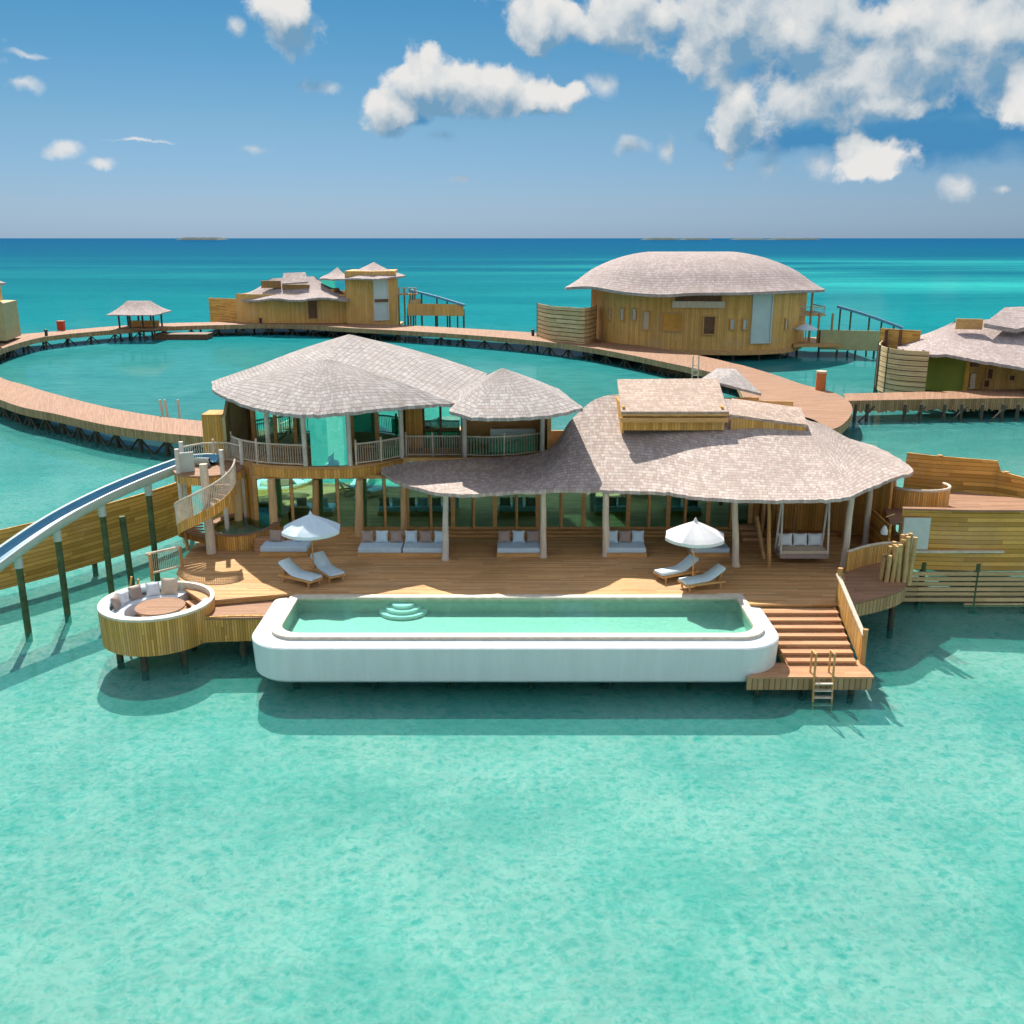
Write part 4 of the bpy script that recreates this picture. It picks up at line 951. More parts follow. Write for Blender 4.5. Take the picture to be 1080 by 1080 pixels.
# loungers
lg = thing("sun_lounger", "x", 'sun lounger', (0, 0, 0), 'sun loungers beside the umbrellas')
def lounger_profile():
    return [(-1.0, .36), (-.6, .36), (-.15, .37), (.18, .40), (.5, .55), (.95, .84)]
pr = lounger_profile()
m_ = MB(); rows = []
for y, z in crs([(a, b) for a, b in pr], 4): rows.append([(-.36, y, z), (-.33, y, z+.10), (.33, y, z+.10), (.36, y, z), (-.36, y, z)])
m_.grid([[Vector(p) for p in r] for r in rows]); m_.face(rows[0][:4]); m_.face(rows[-1][:4][::-1]); m_.build('mattress', M['mattress'], lg)
m_ = MB()
for sx in (-.37, .37): m_.beam((sx, -1.0, .30), (sx, .98, .30), .06, .09)
for y in (-.98, -.4, .2, .9): m_.box((0, y, .30), (.72, .06, .06))
m_.build('frame', M['trim'], lg)
m_ = MB(); m_.beam((0, .7, .3), (0, .92, .78), .5, .04); m_.build('back_prop', M['trim'], lg)
for sx in (-.34, .34):
    for y in (-.8, .75):
        m_ = MB(); m_.beam((sx, y, 0), (sx, y, .27), .07, .07); m_.build('leg', M['trim'], lg)
lsp = [((303,596), (330,611), 'left lounger of the pair by the shade-tinted umbrella, nearer the round pod'),
       ((337,589), (353,606), 'right lounger of the pair by the shade-tinted umbrella, nearer the double daybed'),
       ((729,592), (698,606), 'lounger directly under the white umbrella, its foot end lit by the sun'),
       ((757,602), (724,615), 'lounger nearest the pool edge right of the white umbrella')]
for i, (hd, ft, lb) in enumerate(lsp):
    a = W(*hd, DZ+.7); b = W(*ft, DZ+.3); d = a-b; c_ = (a+b)/2; ang = math.atan2(d.y, d.x)-PI/2
    place(lg, i > 0, (c_.x, c_.y, DZ), ang, lb)
# umbrellas
um = thing('sun_umbrella', 'x', 'umbrella', (0, 0, 0), 'sun umbrellas on the deck')
m_ = MB(); rows = []; ns = 8
segs = 32
def urad(k): a = (k % 4)/4; return 1-.085*math.sin(PI*a)
for t, z in ((0.02, 2.95), (.3, 2.78), (.6, 2.58), (.85, 2.40), (1.0, 2.27), (1.0, 2.13)):
    rows.append([(1.38*t*urad(k)*math.cos(2*PI*k/segs), 1.38*t*urad(k)*math.sin(2*PI*k/segs), z-(.05*math.sin(PI*((k % 4)/4))*t)) for k in range(segs)])
m_.grid([[Vector(p) for p in r] for r in rows], closed=True, smooth=False); cano = m_.build('canopy', M['canopy'], um)
m_ = MB(); m_.tube([(0, 0, 2.92), (0, 0, 3.02), (0, 0, 3.10)], [.10, .06, .02], 8); m_.build('finial', M['canopy'], um)
m_ = MB(); m_.tube([(0, 0, .05), (0, 0, 2.95)], .035, 8); m_.build('pole', M['trim'], um)
m_ = MB(); m_.prism(circ(0, 0, .34, n=20), 0, .08); m_.build('base', M['panel'], um)
for k in range(8):
    a = 2*PI*k/8; m_ = MB(); m_.beam((0.05*math.cos(a), .05*math.sin(a), 2.86), (1.32*math.cos(a), 1.32*math.sin(a), 2.22), .025, .03); m_.build('rib', M['trim'], um)
p = V(732.5, 571, 41.5); place(um, False, (p.x, 41.5, DZ), .2, 'white sun umbrella standing in the sunlight at the right of the pool')
p = V(329, 571, 42.6); u2 = place(um, True, (p.x, 42.6, DZ), .5, 'pale sun umbrella with blue shade painted in, at the left corner of the pool')
for ch in u2.children:
    if ch.name.startswith(('canopy', 'finial')):
        ch.data = ch.data.copy(); ch.data.materials[0] = M['canopy_shade_blue']

# ================================================================== ring boardwalk
BZ = 2.0
bwk = thing('boardwalk', 'long curving ring boardwalk on stilts encircling the inner lagoon', 'boardwalk', (-20, 110, 0))
def two_edges(pairs, n=5): return [(Vector((k[0], k[1], 0)), Vector((k[2], k[3], 0))) for k in crs([(*a, *b) for a, b in pairs], n)]
WW = lambda a, b: W(a, b, BZ)[:2]
near_l = [(WW(240,447), WW(240,464)), (WW(214,444), WW(213,460.5)), (WW(167,439), WW(167,456)), (WW(111,429), WW(111,448)), (WW(56,415), WW(56,436)), (WW(28,406.5), WW(20,428.5)), (WW(0,397.5), WW(-20,414)),
          ((-66,124), (-75,121)), ((-70.5,134), (-79,137)), (WW(0,368.5), WW(-14,357)), (WW(28,359.5), WW(20,352.6)), (WW(56,354), WW(52,350)), (WW(111,348.8), WW(110,344.8)), (WW(167,345), WW(167,341.2)), (WW(222,343), WW(222,339.8)), (WW(300,342.2), WW(300,338.6)),
          (WW(372,346), WW(372,341)), (WW(440,349.6), WW(440,343.6)), (WW(510,354.5), WW(510,347.4)), (WW(567,359.6), WW(567,351.2)), (WW(617,365.8), WW(617,357)), (WW(664,374.2), WW(664,362.8)), (WW(700,381.7), WW(700,368)), (WW(730,388), WW(735,374.5)), (WW(775,399), WW(767,381.5)), (WW(806,411), WW(807,393)), (WW(826,424), WW(846,406.5))]
E2 = two_edges(near_l)
m_ = MB(); L = 0; r1, r2, uv1, uv2 = [], [], [], []
for i, (a, b) in enumerate(E2):
    if i: L += ((a+b)/2-(E2[i-1][0]+E2[i-1][1])/2).length
    wd = (a-b).length
    r1.append((a.x, a.y, BZ)); r2.append((b.x, b.y, BZ)); uv1.append((0, L)); uv2.append((wd, L))
m_.grid([r1, r2], uv=[uv1, uv2], smooth=False, flip=True); m_.build('planking', M['walk'], bwk)
for rr, uu in ((r1, uv1), (r2, uv2)):
    m_ = MB(); m_.grid([[(p[0], p[1], BZ-.75) for p in rr], [(p[0], p[1], BZ-.004) for p in rr]], uv=[[(u[1], 0) for u in uu], [(u[1], .75) for u in uu]], smooth=False)
    m_.build('edge_fascia', M['fascia'], bwk)
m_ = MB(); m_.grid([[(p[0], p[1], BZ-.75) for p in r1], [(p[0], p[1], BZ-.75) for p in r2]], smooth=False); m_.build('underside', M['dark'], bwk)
# round widening where the side bridges meet
LD = [tuple(x) for x in crs([WW(p, y) for p, y in ((772,384), (807,392.5), (846,405.5), (872,412), (891,420), (899,431), (894,443), (880,452.5), (850,457), (815,450), (790,435), (785,418), (778,402))], 5, True)]
m_ = MB(); m_.prism(LD, BZ-.06, BZ+.04); m_.build('landing', M['walk'], bwk)
m_ = MB(); m_.wall([(x*.998, y+.0) for x, y in LD]+[(LD[0][0]*.998, LD[0][1])], BZ-.75, BZ-.07, .1); m_.build('edge_fascia', M['fascia'], bwk)
m_ = MB(); m_.wall([(20.5, 83), (14, 60)], BZ-.6, BZ-.0, 3.2); m_.build('link_walk', M['walk'], bwk)
# piles and raking braces
random.seed(9); acc = 0; pts = []
for i in range(1, len(E2)):
    a = (E2[i-1][0]+E2[i-1][1])/2; b = (E2[i][0]+E2[i][1])/2; d = (b-a).length
    step = 3.4 if i < 46 else 4.6
    while acc <= d:
        t = acc/d; pts.append((E2[i-1][0].lerp(E2[i][0], t), E2[i-1][1].lerp(E2[i][1], t), (b-a).normalized())); acc += step
    acc -= d
pts = [p for p in pts if p[0].x > -78]
np_ = 0
for k, (a, b, t) in enumerate(pts):
    for e, o in ((a, b), (b, a)):
        q = e.lerp(o, .12)
        if np_ < 100:
            m_ = MB(); m_.tube([(q.x, q.y, -1.25), (q.x, q.y, BZ-.75)], .17, 6); m_.build('pile', M['pile'], bwk); np_ += 1
rest = MB()
nb_ = 0
for k, (a, b, t) in enumerate(pts):
    for e, o in ((a, b), (b, a)):
        q = e.lerp(o, .12)
        if 2*k+(1 if e is b else 0) >= 100: rest.tube([(q.x, q.y, -1.25), (q.x, q.y, BZ-.75)], .17, 6)
    q = a.lerp(b, .10 if k >= 18 else .90)
    for s in (1, -1):
        g = MB() if nb_ < 100 else rest
        g.tube([(q.x, q.y, BZ-.8), (q.x+t.x*2.3*s, q.y+t.y*2.3*s, -.7)], .10, 5)
        if nb_ < 100: g.build('brace', M['pile'], bwk); nb_ += 1
if rest.v: o = rest.build('far_piles', M['pile'], bwk); o['kind'] = 'stuff'
# small dark bollards on its edge
for px, py, lb in ((49,354,'small dark bollard on the far left curve of the boardwalk'), (275,341,'small dark bollard on the far side of the boardwalk before the hillocky roofed villa'), (562,354,'small dark bollard on the boardwalk before the domed villa')):
    q = W(px, py, BZ); m_ = MB(); m_.tube([q, q+Vector((0,0,.7)), q+Vector((0,0,.95)), q+Vector((0,0,1.0))], [.25,.25,.35,.1], 8); o = m_.build('bollard', M['metal'], loc=q); tag(o, lb, 'bollard', 'bollards on the boardwalk edge')
# bridge to the right
br = thing('side_bridge', 'straight timber bridge with ragged batten sides leading right to the next villa', 'bridge', (42, 90, 0))
bl = [(WW(893,423.2), WW(889,415.6)), (WW(985,421.3), WW(985,413.4)), (WW(1080,420), WW(1080,410.8)), (WW(1160,420), WW(1160,405))]
e1 = [(*p[0], BZ+.05) for p in bl]; e2 = [(*p[1], BZ+.05) for p in bl]
m_ = MB(); Ls = [0, 9, 18, 26]; m_.grid([e1, e2], uv=[[(0, l) for l in Ls], [(3, l) for l in Ls]], smooth=False); m_.build('planking', M['walk'], br)
m_ = MB(); n_ = 150
for k in range(n_):
    t = k/n_*3; i = min(2, int(t)); p = Vector(e1[i]).lerp(Vector(e1[i+1]), t-i); h = 1.15+random.uniform(-.16,.14)
    m_.box((p.x, p.y-.02, BZ+.03-h/2), (.15, .05, h))
m_.build('batten_skirt', M['fascia'], br)
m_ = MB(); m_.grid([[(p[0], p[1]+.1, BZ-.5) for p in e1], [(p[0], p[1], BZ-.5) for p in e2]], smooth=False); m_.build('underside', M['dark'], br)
for px, dy in ((905,0), (918,0), (958,0), (975,0), (1000,0), (1018,0), (1040,0), (1062,0), (1078,0)):
    q = W(px, 424, BZ); m_ = MB(); m_.tube([(q.x, q.y+.6, -1.25), (q.x, q.y+.6, BZ-.3)], .17, 6); m_.build('pile', M['pile'], br)
for px in (912, 966, 1010, 1052):
    q = W(px, 424, BZ); m_ = MB(); m_.tube([(q.x-.8, q.y+.5, -.6), (q.x+1.2, q.y+.5, BZ-.5)], .1, 5); m_.build('brace', M['pile'], br)
# mooring poles in the inner lagoon, ladder poles on the boardwalk, drums
for px, lb in ((168,'leftmost of three leaning mooring poles behind the near boardwalk'), (173,'middle of three leaning mooring poles behind the near boardwalk'), (184,'upright rightmost mooring pole behind the near boardwalk')):
    q = W(px, 440, BZ); q.y += 1.2; m_ = MB(); m_.tube([(q.x+.2, q.y, -1.25), (q.x-(.25 if px < 180 else .0), q.y, BZ+1.35)], .12, 7); o = m_.build('mooring_pole', M['log'], loc=(q.x, q.y, 0)); tag(o, lb, 'pole', 'mooring poles behind the near boardwalk')
q = W(733, 392, BZ); la = thing('boardwalk_ladder', 'thin pole ladder rising over the inner edge of the boardwalk behind the clerestory roof', 'ladder', q)
for dx in (-.4, .4): m_ = MB(); m_.tube([q+Vector((dx,-.3,-2.6)), q+Vector((dx*.8,-.2,1.9))], .08, 6); m_.build('side_rail', M['log'], la)
for z in (-1.6, -1.0, -.4, .2, .8): m_ = MB(); m_.box(q+Vector((0,-.25,z)), (.8,.1,.08)); m_.build('rung', M['log'], la)
q = W(865, 411.5, BZ); q.z = BZ+.04; dr = thing('orange_drum', 'orange cylindrical drum with a pale lid on the far side of the round boardwalk landing', 'drum', q)
m_ = MB(); m_.tube([q, q+Vector((0,0,.3)), q+Vector((0,0,1.75))], [.5,.52,.5], 14); m_.build('body', M['rust'], dr); m_ = MB(); m_.tube([q+Vector((0,0,1.76)), q+Vector((0,0,1.95))], .54, 14); m_.build('lid', M['cush_beige'], dr)
q = W(65, 348.5, BZ); q.z = BZ; dr = thing('red_box', 'red upright box on the far left curve of the boardwalk', 'box', q)
m_ = MB(); m_.box(q+Vector((0,0,.75)), (1.1,.9,1.5)); m_.build('body', M['red'], dr, bevel=.06); m_ = MB(); m_.box(q+Vector((0,0,1.56)), (1.2,1.0,.10)); m_.build('lid', M['rust'], dr)
# gazebo
gq = W(149, 345.5, BZ); gz = thing('gazebo', 'small open pavilion with a white hipped roof on the far boardwalk', 'gazebo', gq)
gw = 4.0; zE = V(149,330,gq.y).z; zT = V(149,317.5,gq.y).z
Eg = [(gq.x-gw,gq.y-4.8,zE), (gq.x+gw,gq.y-4.8,zE), (gq.x+gw,gq.y+4.8,zE), (gq.x-gw,gq.y+4.8,zE)]
Rg = [(gq.x-1.9,gq.y-.5,zT), (gq.x+1.9,gq.y-.5,zT), (gq.x+1.9,gq.y+.5,zT), (gq.x-1.9,gq.y+.5,zT)]
rg = roof('roof', Eg, Rg, gz, M['rooffar'], rows=6, sag=.2, n=6, smooth_curve=False, jag=.05)
m_ = MB(); m_.face([Vector(p) for p in Rg]); m_.build('ridge_cap', M['rooffar'], rg)
for dx in (-3.0, -1.1, 1.1, 3.0):
    for dy in (-2.0, 2.0):
        m_ = MB(); m_.tube([(gq.x+dx, gq.y+dy, -1.25), (gq.x+dx, gq.y+dy, zE)], .17, 6); m_.build('post', M['pile'], gz)
m_ = MB(); m_.box2(gq.x-3.4, gq.x+3.4, gq.y-2.4, gq.y+2.2, BZ-.3, BZ+.06); m_.build('floor', M['walk'], gz)
m_ = MB(); m_.box2(gq.x-2.6, gq.x+2.6, gq.y+1.2, gq.y+1.8, BZ+.06, BZ+.55); m_.box2(gq.x-2.6, gq.x+2.6, gq.y+1.7, gq.y+1.8, BZ+.55, BZ+1.1); m_.build('bench', M['trim'], gz)
q = W(193, 350, 1.2); m_ = MB(); m_.box((q.x, q.y, .9), (9.5, 4, .12)); m_.box((q.x, q.y-1.9, .45), (9.5, .12, .8)); m_.box((q.x-4.6, q.y, .45), (.12, 3.6, .8)); m_.box((q.x+4.6, q.y, .45), (.12, 3.6, .8)); o = m_.build('floating_dock', M['dark'], loc=(q.x, q.y, 0)); tag(o, 'dark low floating dock under the boardwalk right of the gazebo', 'dock')
# ================================================================== the domed villa
Y2 = 152.
dv = thing('domed_villa', 'large villa with one smooth domed shingle roof across the inner lagoon', 'villa', (V(735,360,Y2).x, Y2, 0))
def P2(a, b, Y): return V(a, b, Y)
Ed = [P2(596,303,156), P2(622,302,148), P2(657,307.5,143), P2(697,310.5,140), P2(729,308.8,139), P2(760,308.5,139), P2(789,308.2,139), P2(837,306.2,143), P2(870,305,152)]
xm = V(735,360,Y2).x
Ed += [Vector((Ed[-1].x-3, 163, 9.8)), Vector((xm+8, 168, 9.8)), Vector((xm-4, 168, 9.8)), Vector((Ed[0].x+4, 165, 9.9))]
K = crs([list(p) for p in Ed], 6, True); kc = Vector((V(735,270,154).x, 154, 0)); zt2 = V(735,265.4,154).z
m_ = MB(); rows, uvs = [], []
a0 = V(684,270,154).x; a1 = V(772,270,154).x
L = [0]
for i in range(1, len(K)): L.append(L[-1]+(Vector(K[i])-Vector(K[i-1])).length)
for j in range(17):
    t = j/16; r, u = [], []
    for i, k in enumerate(K):
        e = Vector(k); s = (e.x-Ed[0].x)/(Ed[8].x-Ed[0].x); top = Vector((a0+(a1-a0)*s, 154+(e.y-154)*.06, 0))
        dome = math.sin(PI/2*t)**1.0; fl = .5*t+.5*t**2 if t < .3 else t
        p = Vector((e.x+(top.x-e.x)*t, e.y+(top.y-e.y)*t, e.z+(zt2-e.z)*(.22*t+.78*(1-(1-t)**2.1)*min(1, .55+1.6*t))))
        r.append(p); u.append((L[i], t*12))
    r.append(r[0].copy()); u.append((L[-1]+5, t*12)); rows.append(r); uvs.append(u)
m_.grid(rows, uv=uvs); m_.face([p for p in rows[-1][:-1]]); m_.grid([[p-Vector((0,0,.4)) for p in rows[0]], [p.copy() for p in rows[0]]], smooth=False)
rd = m_.build('roof', M['rooffar'], dv)
m_ = MB(); m_.grid([[p-Vector((0,0,.4)) for p in r] for r in rows[:6]], flip=True); m_.build('soffit', M['soffit'], rd)
wl2 = crs([P2(a, b, Y)[:2] for a, b, Y in ((624,350,156), (650,355,148), (690,360,144.5), (729,363,143), (789,366,142.5), (832,364,146), (846,362,153))], 4)
m_ = MB(); m_.wall(wl2, 1.6, [10.4]*len(wl2), .4); m_.build('wall', M['wallfar'], dv)
m_ = MB(); m_.wall([(wl2[-1][0], wl2[-1][1]), (wl2[-1][0]-3, 164), (wl2[0][0]+3, 164), wl2[0]], 1.6, 10.6, .4); m_.build('wall', M['wallfar'], dv)
m_ = MB(); m_.prism([(x, y-.5) for x, y in wl2]+[(wl2[-1][0]-3, 164), (wl2[0][0]+3, 164)], .9, 1.6); m_.build('floor', M['trim'], dv)
def onwall(px, line, off):
    for i in range(len(line)-1):
        a, b = V(0,0,1), None
        y_ = (line[i][1]+line[i+1][1])/2; xx = (px-540)/F*(y_*CP+ (H-5)*SP)
        if min(line[i][0], line[i+1][0])-.02 <= xx <= max(line[i][0], line[i+1][0])+.02:
            t = Vector((line[i+1][0]-line[i][0], line[i+1][1]-line[i][1])).normalized(); f_ = (xx-line[i][0])/(line[i+1][0]-line[i][0])
            yy = line[i][1]+(line[i+1][1]-line[i][1])*f_
            return Vector((xx+t.y*off, yy-t.x*off, 0)), math.atan2(t.y, t.x)
    return Vector((xx, y_, 0)), 0
def opening(nm, px, y_top, y_bot, wpx, parent, line, mt, fm, off=.30):
    c, rz = onwall(px, line, off); z1_ = V(px, y_top, c.y).z; z0_ = max(1.7, V(px, y_bot, c.y).z); wd = wpx/F*c.y
    t_ = Vector((math.cos(rz), math.sin(rz), 0)); zc_ = (z0_+z1_)/2; hh = z1_-z0_
    b1 = MB()
    for sg in (-1, 1):
        b1.box((c.x+t_.x*sg*(wd/2+.09), c.y+t_.y*sg*(wd/2+.09), zc_), (.18, .34, hh), rz=rz)
        b1.box((c.x, c.y, zc_+sg*(hh/2+.09)), (wd+.36, .34, .18), rz=rz)
    o = b1.build(nm, fm, parent)
    b2 = MB(); b2.box((c.x+math.sin(rz)*-.06, c.y+math.cos(rz)*.06, zc_), (wd, .10, hh), rz=rz); b2.build('pane', mt, o)
for px in (635, 645, 657, 669): opening('window', px, 326, 337, 3.5, dv, wl2, M['palewin'], M['trim'])
opening('door', 682, 329, 347, 6, dv, wl2, M['cush_beige'], M['trim']); opening('window', 709, 331, 348, 20, dv, wl2, M['orange'], M['trim'])
opening('tall_window', 802, 310, 361, 21, dv, wl2, M['palewin'], M['panel']); opening('door', 748, 334, 352, 11, dv, wl2, M['dark'], M['trim'])
for px in (772, 785, 827): opening('window', px, 337, 347, 3.5, dv, wl2, M['palewin'], M['trim'])
# recess at the upper middle, a dark panel painted as its shade, and pale parapet
c, rz = onwall(735, wl2, .35); m_ = MB(); m_.box((c.x, c.y-.1, V(735,314,c.y).z), (6.5, .3, V(735,310,c.y).z-V(735,318,c.y).z), rz=rz); m_.build('recess_shade', M['dark'], dv)
m_ = MB(); m_.box((c.x, c.y-.4, V(735,321,c.y).z), (7.4, .3, .9), rz=rz); m_.build('parapet', M['log'], dv)
for k in range(14):
    i = 1+k*(len(wl2)-2)//14; q = wl2[i]; m_ = MB(); m_.tube([(q[0], q[1]+.4, -1.25), (q[0], q[1]+.4, 1.0)], .18, 6); m_.build('pile', M['pile'], dv)
# deck, posts and slide at the right of the domed villa
dx0, dx1 = V(838,365,149).x, V(925,365,149).x
m_ = MB(); m_.box2(dx0-1, dx0+9.5, 146, 156, 1.6, 2.1); m_.build('side_deck', M['trim'], dv)
m_ = MB(); m_.box2(dx0-1, dx0+4, 148, 156, 6.0, 6.2); m_.build('balcony_floor', M['trim'], dv)
railing('balcony_railing', [(dx0-.8, 148.1), (dx0+4.0, 148.1), (dx0+4, 155)], 6.2, 1.1, M['rail'], gap=.5, parent=dv, top=.08)
for px in (838, 853, 862, 876):
    q = V(px, 360, 148); m_ = MB(); m_.tube([(q.x, 148, 1.9), (q.x, 148, 9.6 if px < 860 else 6.4)], .18, 6); m_.build('column', M['post'], dv)
def far_slide(label, a, b, n, zw, parent_grp=None):
    s = thing('far_water_slide', label, 'water slide', (a.x, a.y, 0)); mid = a.lerp(b, .5); mid.z += .25*(a.z-b.z)*.2
    pts = crs([list(a), list(mid), list(b)], 6); 
    m_ = MB()
    for i in range(len(pts)-1): m_.beam(pts[i], pts[i+1], .9, .35)
    m_.build('chute', M['slide_blue'], s)
    for k in range(n):
        q = pts[int((k+.5)/n*(len(pts)-1))]; m_ = MB(); m_.tube([(q[0], q[1], -1.25), (q[0], q[1], q[2]-.15)], .14, 6); m_.build('post', M['gpile'], s)
    return s
far_slide('thin dark slide descending right from the domed villa', V(883,323,150), V(952,346,146), 5, 0)
q = [V(866,345,147).x, V(945,345,144).x]
m_ = MB(); sc = thing('plank_screen', 'olive plank screen beneath the domed villa slide', 'fence', ((q[0]+q[1])/2, 145, 0))
m_.wall([(q[0], 147), (q[1], 144)], 1.2, 4.1, .2); m_.build('boarding', M['plaster'], sc)
for k in range(5): m_ = MB(); x = q[0]+(q[1]-q[0])*k/4; y = 147-3*k/4; m_.tube([(x, y+.2, -1.25), (x, y+.2, 4)], .16, 6); m_.build('post', M['pile'], sc)
q = V(851,346,146); fu = thing('far_umbrella', 'tiny pale blue umbrella on the side deck of the domed villa', 'umbrella', (q.x, 146.4, 2.1))
m_ = MB(); m_.grid([[(q.x+r*math.cos(2*PI*k/16), 146.4+r*math.sin(2*PI*k/16), z) for k in range(16)] for r, z in ((.05, 5.1), (1.7, 4.3), (1.7, 4.15))], closed=True, smooth=False); m_.build('canopy', M['canopy_shade_blue'], fu)
m_ = MB(); m_.tube([(q.x, 146.4, 2.1), (q.x, 146.4, 5.0)], .06, 6); m_.build('pole', M['trim'], fu)
# curved pale slat screen left of the domed villa
def slat_screen(nm, label, line, zb, zt, n, mt):
    r = thing(nm, label, 'fence', (line[0][0], line[0][1], 0)); m_ = MB()
    for k in range(n):
        z = zb+(zt-zb)*(k+.5)/n; m_.wall(line, z-(zt-zb)/n*.41, z+(zt-zb)/n*.41, .12)
    m_.build('slats', mt, r); m_ = MB(); m_.wall([(x*1.0, y+.15) for x, y in line], zb+.1, zt-.1, .05); m_.build('backing', M['dark'], r)
    for i in range(0, len(line), 3):
        m_ = MB(); m_.tube([(line[i][0], line[i][1]+.3, -1.25), (line[i][0], line[i][1]+.3, zt)], .16, 6); m_.build('post', M['pile'], r)
    return r
slat_screen('slatted_screen', 'curved pale slatted screen at the left end of the domed villa', crs([P2(a, b, Y)[:2] for a, b, Y in ((567,352,158), (580,353,152), (600,354,149), (616,354,147), (628,352,152))], 3), 1.6, 7.3, 9, M['slat'])
# entrance ramp of the domed villa
rp = [W(a, b, BZ+.08) for a, b in ((588,354.5), (650,347.5), (690,349), (740,357.5), (700,358.2), (655,352.5), (634,358.6))]
m_ = MB(); m_.prism([p[:2] for p in rp], BZ-.35, BZ+.05); o = m_.build('entrance_walk', M['walk'], loc=(rp[0].x, rp[0].y, BZ-.35)); tag(o, 'forked timber approach from the boardwalk to the domed villa', 'walkway')

# ================================================================== the far left villa
Y1 = 190.
fv = thing('stepped_villa', 'distant villa with a low flared roof and a square boarded tower beyond the far boardwalk', 'villa', (V(340,340,Y1).x, Y1, 0))
Ef = [V(249,313,190), V(262,316.8,184), V(290,314.5,182), V(315,316.5,181), V(340,313.5,181), V(368,316,182), V(358,306,192)]
Ef += [Vector((Ef[-1].x-2, 202, Ef[0].z)), Vector((V(300,310,200).x, 205, Ef[0].z)), Vector((V(262,310,200).x, 202, Ef[0].z))]
RL, RR = V(287,293.5,190), V(330,291.5,190)
Rf = [RL, RL, RL.lerp(RR,.2), RL.lerp(RR,.5), RR, RR, RR, RR, RL.lerp(RR,.5), RL]
roof('main_roof', Ef, Rf, fv, M['rooffar'], rows=8, sag=.5, n=5, th=.35, jag=.05)
q0 = V(297,299,186); q1 = V(325,297,186)
m_ = tilted_slab([q0, q1, V(322,287,189), V(299,288,189)], .25); lr = m_.build('lantern_roof', M['rooffar'], fv)
m_ = MB(); m_.box2(q0.x, q1.x, 186.2, 189, q0.z-1.5, q0.z-.25); m_.build('lantern_wall', M['red'].copy() if False else M['soffit'], lr)
m_ = MB(); m_.box2(V(276,298,187).x, V(296,298,187).x, 186.5, 187.2, V(285,299,187).z-.8, V(285,296,187).z); m_.build('parapet', M['soffit'], fv)
wf = [(V(222,335,192).x, 192), (V(250,335,186).x, 186.5), (V(268,335,184).x, 184.6), (V(320,335,184).x, 184), (V(372,335,184).x, 184.4)]
m_ = MB(); m_.wall(wf[1:], 1.2, 7.2, .3); m_.build('wall', M['wallfar'], fv)
m_ = MB(); m_.wall(wf[:2], 1.2, [V(220,314,192).z, V(250,315,187).z], .25); m_.build('screen_wall', M['fence'], fv)
m_ = MB(); m_.wall([wf[-1], (wf[-1][0]-1, 202), (wf[1][0]+1, 202), wf[1]], 1.2, 7.0, .3); m_.build('wall', M['wallfar'], fv)
tl, tr_ = V(366,335,184).x, V(418,335,184).x
m_ = MB(); m_.prism([(tl, 183.4), (V(395,335,182).x, 182), (tr_, 184), (tr_-.5, 193), (tl, 193)], 1.2, 11.4); m_.build('tower_wall', M['wallfar'], fv)
ztw = V(395,292.5,181).z
Et = [V(353,294,184), V(375,293.5,180.5), V(400,294,180), V(428,290.5,185), Vector((V(424,290,195).x, 196, ztw)), Vector((V(360,290,195).x, 196, ztw))]
At = V(394,276.3,188)
roof('tower_roof', Et, [At.copy() for _ in Et], fv, M['rooffar'], rows=8, sag=.25, n=4, smooth_curve=False, th=.3, jag=.05)
As = V(356,281.5,190); Es = [V(337,293.5,187), V(352,294.5,185), V(365,292,186), Vector((V(365,290,195).x, 196, ztw-.3)), Vector((V(340,290,195).x, 196, ztw-.3))]
roof('small_roof', Es, [As.copy() for _ in Es], fv, M['rooffar'], rows=6, sag=.2, n=4, smooth_curve=False, th=.3, jag=.05)
m_ = MB(); m_.box2(V(336,300,187).x+.8, V(353,300,187).x, 186, 192, 6, 8.0); m_.build('balcony_wall', M['wallfar'], fv)
m_ = MB(); m_.box2(V(339,300,188).x, V(353,300,188).x, 188.5, 188.7, 8.0, 10); m_.build('balcony_window', M['glass'], fv)
tw = [(V(395,335,182).x, 182), (tr_, 184)]
opening('tall_window', 402, 296, 337, 14, fv, [(tw[0][0]-1, 182), (tw[0][0]+20, 182)] if False else tw, M['palewin'], M['panel'], off=.2)
c, rz = onwall(402, tw, .45); m_ = MB(); m_.box((c.x, c.y, V(402,317,c.y).z), (2.6, .16, .5), rz=rz); m_.build('window_band', M['dark'], fv)
opening('door', 330, 317, 336, 9, fv, wf[2:], M['dark'], M['trim'], off=.2)
m_ = MB(); m_.box2(wf[0][0], tr_, 184.6, 196, .9, 1.3); m_.build('floor', M['trim'], fv)
for k in range(12):
    x = wf[0][0]+(tr_-wf[0][0])*k/11; m_ = MB(); m_.tube([(x, 185.2, -1.25), (x, 185.2, 1.0)], .2, 6); m_.build('pile', M['pile'], fv)
rp = [W(a, b, BZ+.08) for a, b in ((296,339), (322,332), (350,331.5), (326,339))]
m_ = MB(); m_.prism([p[:2] for p in rp], BZ-.3, BZ+.05); o = m_.build('entrance_walk', M['walk'], loc=(rp[0].x, rp[0].y, BZ-.3)); tag(o, 'short timber approach from the far boardwalk to the villa with the boarded tower', 'walkway')
